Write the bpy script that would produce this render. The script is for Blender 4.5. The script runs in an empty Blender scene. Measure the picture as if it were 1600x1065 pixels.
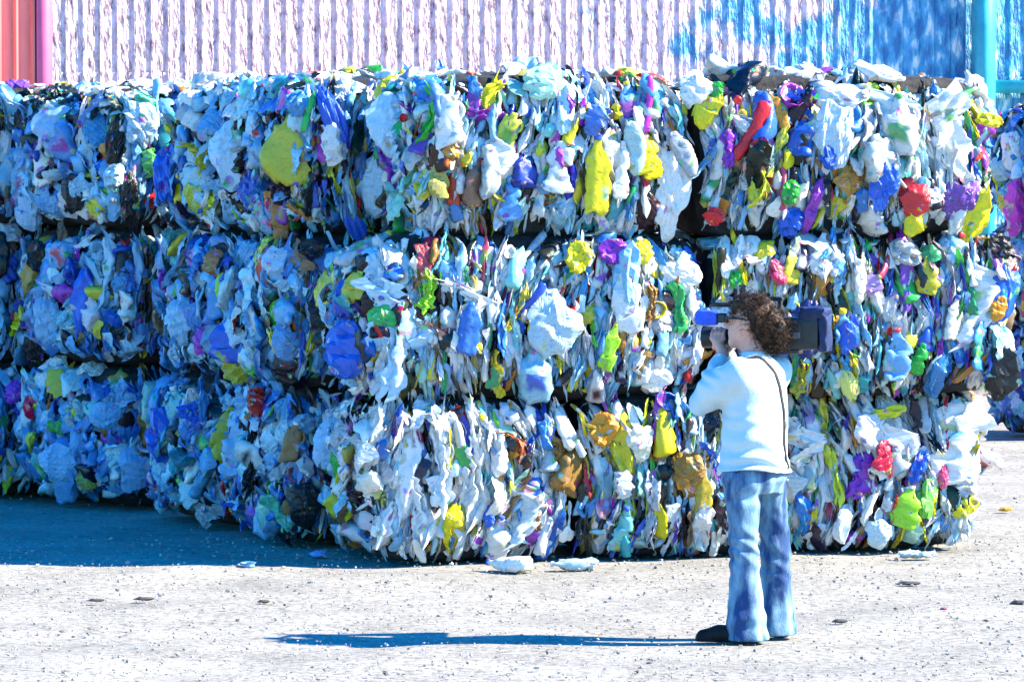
import bpy, math, random
import numpy as np
from mathutils import Vector, Matrix

# ------------------------------------------------------------------ camera, sky, sun, exposure
S = bpy.context.scene
COL = S.collection
FPX, CX, CY, CAMZ = 6600.0, 800.0, 532.5, 2.242
PITCH = math.atan((CY - 260.0) / FPX)
cam_d = bpy.data.cameras.new('camera')
cam_d.sensor_width = 36.0
cam_d.lens = FPX / 1600.0 * 36.0
cam_d.clip_start = 0.1
cam_d.clip_end = 2000.0
cam = bpy.data.objects.new('camera', cam_d)
cam.location = (0, 0, CAMZ)
cam.rotation_euler = (math.radians(90) - PITCH, 0, 0)
COL.objects.link(cam)
S.camera = cam

SUN_EL, SUN_AZ = math.radians(37.0), math.radians(-2.0)       # azimuth measured from +X towards +Y
W = bpy.data.worlds.new('World')
S.world = W
W.use_nodes = True
wn = W.node_tree
wn.nodes.clear()
wo = wn.nodes.new('ShaderNodeOutputWorld')
wb = wn.nodes.new('ShaderNodeBackground')
sky = wn.nodes.new('ShaderNodeTexSky')
sky.sky_type = 'NISHITA'
sky.sun_disc = False
sky.sun_elevation = SUN_EL
sky.sun_rotation = math.radians(88.0)
sky.air_density = 1.0
sky.dust_density = 0.2
sky.ozone_density = 4.0
hs = wn.nodes.new('ShaderNodeHueSaturation')
hs.inputs['Saturation'].default_value = 2.65
hs.inputs['Hue'].default_value = 0.507
wn.links.new(sky.outputs[0], hs.inputs['Color'])
wn.links.new(hs.outputs[0], wb.inputs['Color'])
wb.inputs['Strength'].default_value = 0.142
wn.links.new(wb.outputs[0], wo.inputs['Surface'])

sun_d = bpy.data.lights.new('sun', 'SUN')
sun_d.energy = 5.0
sun_d.angle = math.radians(0.5)
sun_d.color = (1.0, 0.89, 0.68)
sun = bpy.data.objects.new('sun', sun_d)
to_sun = Vector((math.cos(SUN_EL) * math.cos(SUN_AZ), math.cos(SUN_EL) * math.sin(SUN_AZ), math.sin(SUN_EL)))
sun.rotation_euler = to_sun.to_track_quat('Z', 'Y').to_euler()
COL.objects.link(sun)

S.view_settings.view_transform = 'Standard'
S.view_settings.look = 'None'
S.view_settings.gamma = 1.0
S.view_settings.exposure = 2.0
S.render.engine = 'CYCLES'
S.cycles.use_denoising = True
S.cycles.max_bounces = 6
S.cycles.diffuse_bounces = 1
S.cycles.transmission_bounces = 4
S.cycles.caustics_reflective = False
S.cycles.caustics_refractive = False

rng = np.random.default_rng(11)
random.seed(5)


def pix_ray(px, py):
    x, y = (px - CX) / FPX, (CY - py) / FPX
    f = np.array((0, math.cos(PITCH), -math.sin(PITCH)))
    u = np.array((0, math.sin(PITCH), math.cos(PITCH)))
    d = f + u * y + np.array((1.0, 0, 0)) * x
    return np.array((0, 0, CAMZ)), d / np.linalg.norm(d)


def ground_at(px, py):
    o, d = pix_ray(px, py)
    return o + d * (-o[2] / d[2])


def at_depth(px, py, Y):
    o, d = pix_ray(px, py)
    return o + d * (Y / d[1])


# ------------------------------------------------------------------ object helpers
def link(o, parent=None):
    COL.objects.link(o)
    if parent is not None:
        o.parent = parent
    return o


def tag(o, label=None, cat=None, group=None, kind=None):
    if label: o['label'] = label
    if cat: o['category'] = cat
    if group: o['group'] = group
    if kind: o['kind'] = kind
    return o


def thing(name, label, cat, loc=(0, 0, 0), rotz=0.0, group=None):
    o = bpy.data.objects.new(name, None)
    o.empty_display_size = 0.1
    o.location = loc
    o.rotation_euler = (0, 0, rotz)
    link(o)
    return tag(o, label, cat, group)


def mesh_np(name, V, F, mats=(), smooth=True, col=None, band=None, mi=None):
    me = bpy.data.meshes.new(name)
    V = np.asarray(V, dtype=np.float32)
    F = np.asarray(F, dtype=np.int32)
    me.vertices.add(len(V))
    me.vertices.foreach_set('co', V.ravel())
    k = F.shape[1]
    me.loops.add(F.size)
    me.loops.foreach_set('vertex_index', F.ravel())
    me.polygons.add(len(F))
    me.polygons.foreach_set('loop_start', np.arange(0, F.size, k, dtype=np.int32))
    me.polygons.foreach_set('loop_total', np.full(len(F), k, dtype=np.int32))
    sm = smooth if isinstance(smooth, np.ndarray) else np.full(len(F), bool(smooth))
    me.polygons.foreach_set('use_smooth', sm)
    if mi is not None:
        me.polygons.foreach_set('material_index', np.asarray(mi, dtype=np.int32))
    for m in mats:
        me.materials.append(m)
    if col is not None:
        a = me.attributes.new('tint', 'FLOAT_COLOR', 'POINT')
        a.data.foreach_set('color', np.asarray(col, dtype=np.float32).ravel())
    if band is not None:
        a = me.attributes.new('band', 'FLOAT', 'POINT')
        a.data.foreach_set('value', np.asarray(band, dtype=np.float32))
    me.update(calc_edges=True)
    me.validate()
    return me


def obj(name, me, parent=None):
    return link(bpy.data.objects.new(name, me), parent)


# ------------------------------------------------------------------ materials
def new_mat(name):
    m = bpy.data.materials.new(name)
    m.use_nodes = True
    nt = m.node_tree
    nt.nodes.clear()
    out = nt.nodes.new('ShaderNodeOutputMaterial')
    return m, nt, out


def N(nt, t, **kw):
    n = nt.nodes.new(t)
    for k, v in kw.items():
        if k in n.inputs:
            n.inputs[k].default_value = v
        else:
            setattr(n, k, v)
    return n


def ramp(nt, src, stops):
    r = nt.nodes.new('ShaderNodeValToRGB')
    e = r.color_ramp.elements
    while len(e) < len(stops): e.new(0.5)
    for el, (p, c) in zip(e, stops):
        el.position = p
        el.color = (*c, 1) if len(c) == 3 else c
    nt.links.new(src, r.inputs[0])
    return r.outputs[0]


def mixc(nt, fac, a, b, mode='MIX'):
    n = nt.nodes.new('ShaderNodeMix')
    n.data_type = 'RGBA'
    n.blend_type = mode
    for s, i in ((fac, 0), (a, 6), (b, 7)):
        if isinstance(s, bpy.types.NodeSocket):
            nt.links.new(s, n.inputs[i])
        elif i == 0:
            n.inputs[0].default_value = s
        else:
            n.inputs[i].default_value = (*s, 1)
    return n.outputs[2]


def plastic(name, from_attr):
    m, nt, out = new_mat(name)
    tc = N(nt, 'ShaderNodeTexCoord')
    oi = N(nt, 'ShaderNodeObjectInfo')
    if from_attr:
        at = N(nt, 'ShaderNodeAttribute', attribute_name='tint')
        base = at.outputs['Color']
        vec = tc.outputs['Object']
    else:
        base = oi.outputs['Color']
        add = N(nt, 'ShaderNodeVectorMath', operation='ADD')
        sc = N(nt, 'ShaderNodeVectorMath', operation='SCALE', Scale=37.0)
        cmb = N(nt, 'ShaderNodeCombineXYZ')
        for i in range(3): nt.links.new(oi.outputs['Random'], cmb.inputs[i])
        nt.links.new(cmb.outputs[0], sc.inputs[0])
        nt.links.new(tc.outputs['Object'], add.inputs[0])
        nt.links.new(sc.outputs[0], add.inputs[1])
        vec = add.outputs[0]
        lab = ramp(nt, oi.outputs['Random'], [(0.0, (0.6, 0.03, 0.03)), (0.2, (0.03, 0.08, 0.5)), (0.35, (0.75, 0.75, 0.7)),
                                              (0.55, (0.05, 0.35, 0.08)), (0.7, (0.8, 0.55, 0.03)), (0.85, (0.3, 0.03, 0.35))])
        lab.node.color_ramp.interpolation = 'CONSTANT'
        bd = N(nt, 'ShaderNodeAttribute', attribute_name='band')
        bm_ = N(nt, 'ShaderNodeMath', operation='MULTIPLY')
        nt.links.new(bd.outputs['Fac'], bm_.inputs[0]); nt.links.new(oi.outputs['Alpha'], bm_.inputs[1])
        base = mixc(nt, bm_.outputs[0], base, lab)
    n1 = N(nt, 'ShaderNodeTexNoise', Scale=16.0, Detail=4.0, Roughness=0.65)
    nt.links.new(vec, n1.inputs['Vector'])
    mot = ramp(nt, n1.outputs['Fac'], [(0.3, (0.72, 0.72, 0.70)), (0.5, (1, 1, 1)), (0.75, (1, 1, 1))])
    base = mixc(nt, 1.0, base, mot, 'MULTIPLY')
    vo = N(nt, 'ShaderNodeTexVoronoi', Scale=8.0, Randomness=1.0)
    nt.links.new(vec, vo.inputs['Vector'])
    ph = N(nt, 'ShaderNodeHueSaturation', Saturation=1.3, Value=0.7)
    nt.links.new(vo.outputs['Color'], ph.inputs['Color'])
    pn = N(nt, 'ShaderNodeTexNoise', Scale=3.3, Detail=2.0)
    nt.links.new(vec, pn.inputs['Vector'])
    pm = ramp(nt, pn.outputs['Fac'], [(0.62, (0, 0, 0)), (0.66, (0.75, 0.75, 0.75))])
    base = mixc(nt, pm, base, ph.outputs[0])
    n2 = N(nt, 'ShaderNodeTexNoise', Scale=7.0, Detail=6.0, Roughness=0.7)
    nt.links.new(vec, n2.inputs['Vector'])
    dirt = ramp(nt, n2.outputs['Fac'], [(0.62, (0, 0, 0)), (0.80, (0.6, 0.6, 0.6))])
    base = mixc(nt, dirt, base, (0.10, 0.075, 0.045))
    n3 = N(nt, 'ShaderNodeTexNoise', Scale=55.0, Detail=3.0, Roughness=0.6)
    nt.links.new(vec, n3.inputs['Vector'])
    bmp = N(nt, 'ShaderNodeBump', Strength=0.30, Distance=0.01)
    nt.links.new(n3.outputs['Fac'], bmp.inputs['Height'])
    p = N(nt, 'ShaderNodeBsdfPrincipled', Roughness=0.32)
    nt.links.new(ramp(nt, n2.outputs['Fac'], [(0.35, (0.10, 0.10, 0.10)), (0.65, (0.42, 0.42, 0.42))]), p.inputs['Roughness'])
    p.inputs['Specular IOR Level'].default_value = 0.45
    nt.links.new(base, p.inputs['Base Color'])
    nt.links.new(bmp.outputs[0], p.inputs['Normal'])
    tr = N(nt, 'ShaderNodeBsdfTranslucent')
    nt.links.new(base, tr.inputs['Color'])
    mx = N(nt, 'ShaderNodeMixShader', Fac=0.20)
    nt.links.new(p.outputs[0], mx.inputs[1])
    nt.links.new(tr.outputs[0], mx.inputs[2])
    nt.links.new(mx.outputs[0], out.inputs[0])
    return m


def simple(name, color, rough=0.6, color2=None, scale=8.0, bump=0.0, bscale=60.0, metal=0.0, spec=0.4, stretch=None, lo=0.4, hi=0.6):
    m, nt, out = new_mat(name)
    tc = N(nt, 'ShaderNodeTexCoord')
    vec = tc.outputs['Object']
    if stretch:
        mp = N(nt, 'ShaderNodeMapping')
        mp.inputs['Scale'].default_value = stretch
        nt.links.new(vec, mp.inputs[0])
        vec = mp.outputs[0]
    p = N(nt, 'ShaderNodeBsdfPrincipled', Roughness=rough, Metallic=metal)
    p.inputs['Specular IOR Level'].default_value = spec
    if color2:
        n = N(nt, 'ShaderNodeTexNoise', Scale=scale, Detail=5.0, Roughness=0.6)
        nt.links.new(vec, n.inputs['Vector'])
        nt.links.new(ramp(nt, n.outputs['Fac'], [(lo, color), (hi, color2)]), p.inputs['Base Color'])
    else:
        p.inputs['Base Color'].default_value = (*color, 1)
    if bump:
        n = N(nt, 'ShaderNodeTexNoise', Scale=bscale, Detail=4.0, Roughness=0.6)
        nt.links.new(vec, n.inputs['Vector'])
        b = N(nt, 'ShaderNodeBump', Strength=bump, Distance=0.01)
        nt.links.new(n.outputs['Fac'], b.inputs['Height'])
        nt.links.new(b.outputs[0], p.inputs['Normal'])
    nt.links.new(p.outputs[0], out.inputs[0])
    return m


M_PL = plastic('plastic_piece', False)
M_SC = plastic('plastic_scrap', True)
M_CORE = simple('bale_core', (0.006, 0.006, 0.007), 0.8, (0.02, 0.02, 0.022), 14.0, 0.8, 40.0)  # near-black, so the shade of the gaps is put into its colour
def gravel_mat():
    m, nt, out = new_mat('gravel_stone')
    a = N(nt, 'ShaderNodeAttribute', attribute_name='tint')
    p = N(nt, 'ShaderNodeBsdfPrincipled', Roughness=0.9)
    nt.links.new(a.outputs['Color'], p.inputs['Base Color'])
    nt.links.new(p.outputs[0], out.inputs[0])
    return m


M_GRAVEL = gravel_mat()


def ground_mat():
    m, nt, out = new_mat('pale_gravel_ground')
    tc = N(nt, 'ShaderNodeTexCoord')
    v = tc.outputs['Object']
    p = N(nt, 'ShaderNodeBsdfPrincipled', Roughness=0.95)
    p.inputs['Specular IOR Level'].default_value = 0.15
    a = N(nt, 'ShaderNodeTexNoise', Scale=1.3, Detail=8.0, Roughness=0.72)
    b = N(nt, 'ShaderNodeTexNoise', Scale=26.0, Detail=5.0, Roughness=0.75)
    c = N(nt, 'ShaderNodeTexVoronoi', Scale=34.0)
    for n in (a, b, c): nt.links.new(v, n.inputs['Vector'])
    base = ramp(nt, a.outputs['Fac'], [(0.32, (0.21, 0.204, 0.188)), (0.55, (0.30, 0.29, 0.265)), (0.7, (0.36, 0.35, 0.32))])
    sp = ramp(nt, b.outputs['Fac'], [(0.36, (0.40, 0.40, 0.40)), (0.52, (1, 1, 1))])
    base = mixc(nt, 0.9, base, sp, 'MULTIPLY')
    st = ramp(nt, c.outputs['Color'], [(0.08, (0.5, 0.5, 0.5)), (0.3, (1, 1, 1))])
    base = mixc(nt, 0.6, base, st, 'MULTIPLY')
    nt.links.new(base, p.inputs['Base Color'])
    bm = N(nt, 'ShaderNodeBump', Strength=0.5, Distance=0.02)
    nt.links.new(b.outputs['Fac'], bm.inputs['Height'])
    nt.links.new(bm.outputs[0], p.inputs['Normal'])
    nt.links.new(p.outputs[0], out.inputs[0])
    return m


# ------------------------------------------------------------------ setting: ground
def make_ground():
    nx, ny = 140, 110
    xs = np.concatenate([[-300, -80, -30], np.linspace(-8, 8, nx - 6), [30, 80, 300]])
    ys = np.concatenate([[-120, -20, 8], np.linspace(15, 45, ny - 6), [80, 200, 500]])
    X, Y = np.meshgrid(xs, ys, indexing='ij')
    near = (np.abs(X) < 8) & (Y > 15) & (Y < 45)
    Z = 0.006 * (np.sin(X * 2.1 + Y * 1.3) + np.sin(X * 4.7 - Y * 3.1 + 1)) * near
    Z -= 0.012
    V = np.stack([X, Y, Z], -1).reshape(-1, 3)
    i, j = np.meshgrid(np.arange(nx - 1), np.arange(ny - 1), indexing='ij')
    b = (i * ny + j).ravel()
    F = np.stack([b, b + ny, b + ny + 1, b + 1], 1)
    o = obj('ground', mesh_np('ground', V, F, [ground_mat()]))
    tag(o, 'pale gravel ground of the recycling yard', kind='structure')


make_ground()


# ------------------------------------------------------------------ background buildings
def box_np(x0, x1, y0, y1, z0, z1):
    V = np.array([(x, y, z) for x in (x0, x1) for y in (y0, y1) for z in (z0, z1)], float)
    F = np.array([(0, 1, 3, 2), (4, 6, 7, 5), (0, 4, 5, 1), (2, 3, 7, 6), (0, 2, 6, 4), (1, 5, 7, 3)])
    return V, F


def join(parts):
    Vs, Fs, n = [], [], 0
    for V, F in parts:
        Vs.append(V); Fs.append(F + n); n += len(V)
    return np.concatenate(Vs), np.concatenate(Fs)


def corrugated(length, height, pitch, depth, rows=1):
    prof = []
    n = int(length / pitch)
    for k in range(n):
        x = k * pitch
        prof += [(x, 0), (x + pitch * .68, 0.002), (x + pitch * .78, depth), (x + pitch * .90, depth)]
    prof.append((n * pitch, 0))
    prof = np.array(prof)
    Vs, Fs, c = [], [], 0
    for r in range(rows):
        z0, z1 = height * r / rows, height * (r + 1) / rows
        off = -0.008 * (r % 2)
        A = np.column_stack([prof[:, 0], -prof[:, 1] + off, np.full(len(prof), z0)])
        B = A.copy(); B[:, 2] = z1 + (0.03 if r < rows - 1 else 0)
        Vs += [A, B]
        i = np.arange(len(prof) - 1)
        Fs.append(np.stack([i, i + 1, i + 1 + len(prof), i + len(prof)], 1) + c)
        c += 2 * len(prof)
    return np.concatenate(Vs), np.concatenate(Fs)


def siding_mat():
    m, nt, out = new_mat('weathered_siding')
    tc = N(nt, 'ShaderNodeTexCoord')
    v = tc.outputs['Object']
    mp = N(nt, 'ShaderNodeMapping'); mp.inputs['Scale'].default_value = (9.0, 9.0, 3.4)
    mp.inputs['Rotation'].default_value = (0, 0.12, 0)
    nt.links.new(v, mp.inputs[0])
    st = N(nt, 'ShaderNodeTexNoise', Scale=1.6, Detail=6.0, Roughness=0.7)
    nt.links.new(mp.outputs[0], st.inputs['Vector'])
    base = ramp(nt, st.outputs['Fac'], [(0.36, (0.16, 0.12, 0.17)), (0.47, (0.58, 0.42, 0.46)), (0.60, (0.82, 0.64, 0.67))])
    # faded blue paint, thicker towards the teal post
    sx = N(nt, 'ShaderNodeSeparateXYZ'); nt.links.new(v, sx.inputs[0])
    n2 = N(nt, 'ShaderNodeTexNoise', Scale=0.9, Detail=5.0, Roughness=0.65)
    nt.links.new(v, n2.inputs['Vector'])
    mr = N(nt, 'ShaderNodeMapRange'); mr.inputs[1].default_value = 6.6; mr.inputs[2].default_value = 11.5
    mr.inputs[3].default_value = -0.15; mr.inputs[4].default_value = 0.32
    nt.links.new(sx.outputs[0], mr.inputs[0])
    ad = N(nt, 'ShaderNodeMath', operation='ADD'); nt.links.new(n2.outputs['Fac'], ad.inputs[0]); nt.links.new(mr.outputs[0], ad.inputs[1])
    f = ramp(nt, ad.outputs[0], [(0.54, (0, 0, 0)), (0.62, (1, 1, 1))])
    n3 = N(nt, 'ShaderNodeTexNoise', Scale=1.1, Detail=4.0)
    nt.links.new(mp.outputs[0], n3.inputs['Vector'])
    blue = ramp(nt, n3.outputs['Fac'], [(0.4, (0.03, 0.16, 0.36)), (0.55, (0.08, 0.36, 0.58)), (0.66, (0.7, 0.75, 0.75))])
    base = mixc(nt, f, base, blue)
    p = N(nt, 'ShaderNodeBsdfPrincipled', Roughness=0.55)
    nt.links.new(base, p.inputs['Base Color'])
    bn = N(nt, 'ShaderNodeTexNoise', Scale=2.4, Detail=3.0)
    nt.links.new(mp.outputs[0], bn.inputs['Vector'])
    bu = N(nt, 'ShaderNodeBump', Strength=0.9, Distance=0.06)
    nt.links.new(bn.outputs['Fac'], bu.inputs['Height'])
    nt.links.new(bu.outputs[0], p.inputs['Normal'])
    nt.links.new(p.outputs[0], out.inputs[0])
    return m


def make_wall():
    Y = 44.0
    x0 = at_depth(-160, 300, Y)[0]
    t = thing('corrugated_wall', 'tall weathered lavender corrugated wall with teal frame behind the bale stack', 'wall', (x0, Y, 0), math.radians(13.0))
    V, F = corrugated(16.2, 6.4, 0.18, 0.016, rows=4)
    obj('siding', mesh_np('siding', V, F, [siding_mat()], smooth=False), t)
    teal = simple('teal_paint', (0.02, 0.30, 0.38), 0.45, (0.04, 0.42, 0.50), 3.0, 0.2)
    m = t.matrix_basis.inverted()

    def wall_pt(px):
        k = (px - CX) / (FPX * math.cos(PITCH)) * 1.0
        tn = math.tan(math.radians(13.0))
        y = (Y - .2 - x0 * tn) / (1 - k * tn)
        return k * y, y
    for px in (1535,):
        for d in (0.0, 4.2):
            p = m @ Vector((wall_pt(px)[0], wall_pt(px)[1], 0)); p.x += d
            V, F = box_np(p.x - .1, p.x + .1, -.30, -.07, 0, 6.5)
            obj('post', mesh_np('post', V, F, [teal]), t)
    p = m @ Vector((wall_pt(1468)[0], wall_pt(1468)[1], 0))
    zb = at_depth(1500, 135, wall_pt(1500)[1])[2]
    V, F = box_np(p.x, p.x + 5.2, -.20, -.075, zb - .07, zb + .07)
    obj('beam', mesh_np('beam', V, F, [teal]), t)


def make_shed():
    Y = 37.0
    x1 = at_depth(77, 60, Y)[0]
    t = thing('metal_shed', 'salmon pink ribbed metal shed with a magenta corner post', 'shed', (x1, Y, 0), math.radians(22))
    pink = simple('salmon_paint', (0.88, 0.26, 0.22), 0.6, (0.80, 0.20, 0.17), 2.5, 0.15, 20, stretch=(4, 4, .6))
    V, F = corrugated(3.0, 6.0, 0.15, 0.06)
    V[:, 0] -= 3.0 + 0.13
    obj('wall', mesh_np('wall', V, F, [pink], smooth=False), t)
    V, F = corrugated(4.0, 6.0, 0.15, 0.06)
    V = np.column_stack([V[:, 1] * -1 - 0.07, V[:, 0] + 0.1, V[:, 2]])
    obj('wall', mesh_np('side_wall', V, F, [pink], smooth=False), t)
    mag = simple('magenta_paint', (0.72, 0.11, 0.24), 0.55, (0.64, 0.08, 0.20), 3.0)
    V, F = box_np(-.13, 0.0, -.10, .08, 0, 6.05)
    obj('corner_post', mesh_np('corner_post', V, F, [mag]), t)
    V, F = box_np(-3.2, 0.1, -.15, 4.2, 6.055, 6.2)
    obj('roof', mesh_np('roof', V, F, [pink]), t)


make_wall()
make_shed()


# ------------------------------------------------------------------ crushed plastic shapes
def crumple(P, amp, freq, n=4, r=None, dirs=None):
    r = r or rng
    P = P.copy()
    for i in range(n):
        k = r.normal(size=3); k *= freq * 1.7 ** i / np.linalg.norm(k)
        d = r.normal(size=3) if dirs is None else dirs + 0.25 * r.normal(size=3)
        d /= np.linalg.norm(d)
        w = np.abs(np.sin(P @ k + r.uniform(0, 6.28))) * 2 - 1.2
        P += np.outer(amp / 1.55 ** i * w, d)
    return P


def grid_faces(nu, nv, wrap=False):
    m = nu if wrap else nu - 1
    i, j = np.meshgrid(np.arange(m), np.arange(nv - 1), indexing='ij')
    i2 = (i + 1) % nu
    return np.stack([i * nv + j, i2 * nv + j, i2 * nv + j + 1, i * nv + j + 1], -1).reshape(-1, 4)


def lathe(prof, nseg, squash=0.4, sq=2.0):
    prof = np.array(prof)
    th = np.linspace(0, 2 * np.pi, nseg, endpoint=False)
    c, s = np.cos(th), np.sin(th)
    if sq != 2.0:
        k = (np.abs(c) ** sq + np.abs(s) ** sq) ** (-1 / sq)
        c, s = c * k, s * k
    X = c[:, None] * prof[None, :, 0]
    Z = s[:, None] * prof[None, :, 0] * squash
    Y = np.broadcast_to(prof[None, :, 1], X.shape)
    V = np.stack([X, Y, Z], -1).reshape(-1, 3)
    return V, grid_faces(nseg, len(prof), True)


def interp_prof(keys, n):
    keys = np.array(keys, float)
    t = np.concatenate([[0], np.cumsum(np.linalg.norm(np.diff(keys, axis=0), axis=1))])
    q = np.linspace(0, t[-1], n)
    return np.column_stack([np.interp(q, t, keys[:, 0]), np.interp(q, t, keys[:, 1])])


def bend(V, kz, kx=0.0, tw=0.0):
    V = V.copy()
    y = V[:, 1]
    V[:, 2] += kz * y * y
    V[:, 0] += kx * y * y
    if tw:
        a = tw * y
        x, z = V[:, 0].copy(), V[:, 2].copy()
        V[:, 0] = x * np.cos(a) - z * np.sin(a)
        V[:, 2] = x * np.sin(a) + z * np.cos(a)
    return V


def it_bottle(hi=True):
    n, m = (14, 22) if hi else (8, 11)
    L, R = 1.0, rng.uniform(.15, .19)
    pr = interp_prof([(0.01, -.5), (R * .9, -.5), (R, -.46), (R, -.1), (R * .88, -.02), (R, .06), (R * .95, .2), (.06, .4), (.055, .5), (.01, .5)], m)
    V, F = lathe(pr, n, rng.uniform(.25, .5))
    V[:, 0] *= rng.uniform(1.1, 1.6)
    band = ((V[:, 1] > -.28) & (V[:, 1] < .08)).astype(float)
    neck = V[:, 1] > .36
    C = crumple(V, .075, 7, 6)
    V = np.where(neck[:, None], V, C)
    V = bend(V, rng.uniform(-.3, .3), rng.uniform(-.25, .25), rng.uniform(-.5, .5))
    return V, F, band, True


def it_jug(hi=True):
    n, m = (16, 20) if hi else (10, 10)
    R = rng.uniform(.26, .34)
    pr = interp_prof([(0.01, -.5), (R * .92, -.5), (R, -.44), (R, .1), (R * .8, .24), (.10, .40), (.085, .5), (.01, .5)], m)
    V, F = lathe(pr, n, rng.uniform(.45, .7), 3.2)
    band = ((V[:, 1] > -.3) & (V[:, 1] < -.02) & (np.abs(V[:, 0]) < R * .75)).astype(float)
    C = crumple(V, .085, 6, 6)
    V = np.where((V[:, 1] > .36)[:, None], V, C)
    # moulded handle: a bent tube joined to the shoulder
    if hi:
        a = np.linspace(-1.2, 1.5, 9)
        cx, cy = R * .55 + .17 * np.cos(a), .17 + .17 * np.sin(a)
        th = np.linspace(0, 2 * np.pi, 6, endpoint=False)
        H = np.array([[(x + .04 * math.cos(t) * math.cos(b), y + .04 * math.cos(t) * math.sin(b), .035 * math.sin(t)) for x, y, b in zip(cx, cy, a)] for t in th]).reshape(-1, 3)
        F2 = grid_faces(6, 9, True) + len(V)
        V = np.concatenate([V, H]); F = np.concatenate([F, F2]); band = np.concatenate([band, np.zeros(len(H))])
    V = bend(V, rng.uniform(-.2, .2), 0, rng.uniform(-.4, .4))
    return V, F, band, True


def it_bag(hi=True):
    n = 22 if hi else 9
    g = np.linspace(-.5, .5, n)
    X, Y = np.meshgrid(g, g, indexing='ij')
    a = np.arctan2(Y, X)
    k = 1 + .16 * np.sin(3 * a + rng.uniform(0, 6)) + .12 * np.sin(5 * a + rng.uniform(0, 6))
    X, Y = X * k * rng.uniform(.7, 1.0), Y * k
    Z = rng.uniform(-.5, -.1) * (X * X + Y * Y) * 1.6
    V = np.stack([X, Y, Z], -1).reshape(-1, 3)
    V = crumple(V, .09, 7, 6, dirs=np.array((0, 0, 1.0)))
    V = crumple(V, .03, 14, 3)
    return V, grid_faces(n, n), np.zeros(len(V)), False


def it_sheet(hi=True):
    n, m = (7, 20) if hi else (4, 9)
    X, Y = np.meshgrid(np.linspace(-.13, .13, n), np.linspace(-.5, .5, m), indexing='ij')
    w = 1 + .35 * np.sin(Y * rng.uniform(4, 8) + rng.uniform(0, 6))
    Z = rng.uniform(.5, 2.5) * X * X * rng.choice([-1, 1])
    V = np.stack([X * w, Y, Z], -1).reshape(-1, 3)
    V = crumple(V, .04, 9, 4)
    V = bend(V, rng.uniform(-.5, .5), rng.uniform(-.4, .4), rng.uniform(-1.2, 1.2))
    return V, grid_faces(n, m), np.zeros(len(V)), False


def it_tub(hi=True):
    n, m = (16, 10) if hi else (9, 7)
    pr = interp_prof([(.01, -.2), (.34, -.2), (.4, .18), (.45, .2), (.44, .24), (.38, .2), (.32, -.16), (.01, -.16)], m * 2 if hi else m)
    V, F = lathe(pr, n, 1.0)
    V = V[:, [0, 2, 1]]
    V[:, 2] *= .6
    V[:, 0] *= rng.uniform(.55, .9)
    V = crumple(V, .05, 6, 3)
    return V, F, np.zeros(len(V)), True


def it_wad(hi=True):
    n, m = (18, 14) if hi else (8, 7)
    t = np.linspace(.02, math.pi - .02, m)
    pr = np.column_stack([np.sin(t) * .5, -np.cos(t) * .5])
    V, F = lathe(pr, n, rng.uniform(.4, .7))
    V[:, 0] *= rng.uniform(.55, .95)
    V = crumple(V, .12, 6, 6)
    return V, F, np.zeros(len(V)), False


def it_strip(hi=True):
    n, m = (6, 12) if hi else (4, 6)
    pr = interp_prof([(.005, -.5), (.07, -.5), (.06, 0), (.08, .5), (.005, .5)], m)
    V, F = lathe(pr, n, .5)
    V = crumple(V, .02, 8, 3)
    V = bend(V, rng.uniform(-.3, .3), rng.uniform(-.25, .25))
    return V, F, np.zeros(len(V)), True


def it_sliver(hi=True):
    n, m = (12, 22) if hi else (8, 11)
    y = np.linspace(-.5, .5, m)
    e = rng.uniform(1.6, 4)
    r = .5 * np.clip(1 - np.abs(2 * y * .995) ** e, 0, 1) ** rng.uniform(.4, .8) + .004
    V, F = lathe(np.column_stack([r * rng.uniform(.22, .40), y]), n, rng.uniform(.5, .9))
    a = np.arctan2(V[:, 2], V[:, 0])
    g = 1 + .22 * np.sin(rng.integers(2, 6) * a + V[:, 1] * rng.uniform(-5, 5) + rng.uniform(0, 6)) + .16 * np.sin(rng.integers(3, 7) * a + 3)
    V[:, 0] *= g; V[:, 2] *= g
    V = crumple(V, .045, 8, 5)
    V = bend(V, rng.uniform(-.25, .25), rng.uniform(-.45, .45), rng.uniform(-.8, .8))
    return V, F, np.zeros(len(V)), rng.random() < .4


def it_film(hi=True):
    n = 24 if hi else 11
    g = np.linspace(-.5, .5, n)
    X, Y = np.meshgrid(g, g, indexing='ij')
    a = np.arctan2(Y, X)
    k = 1 + .13 * np.sin(3 * a + rng.uniform(0, 6)) + .09 * np.sin(5 * a + rng.uniform(0, 6))
    # square to round, so that the outline is a lobe and not a card
    rr = np.maximum(np.abs(X), np.abs(Y)) / np.maximum(np.hypot(X, Y), 1e-6)
    X, Y = X * rr * k * rng.uniform(.6, 1.05), Y * rr * k
    R2 = X * X + Y * Y
    Z = .10 - rng.uniform(.1, .8) * R2 - 1.8 * R2 * R2
    w = rng.uniform(0, 3.14)
    q = X * math.cos(w) + Y * math.sin(w) + .06 * np.sin(Y * 9 + rng.uniform(0, 6)) + .05 * np.sin(X * 11)
    for f in (rng.uniform(9, 14), rng.uniform(20, 30)):
        Z += (.42 / f) * (1 - np.abs(np.sin(q * f + rng.uniform(0, 6))))
    V = np.stack([X, Y, Z], -1).reshape(-1, 3)
    V = crumple(V, .042, 5, 6)
    return V, grid_faces(n, n), np.zeros(len(V)), rng.random() < .65


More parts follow.
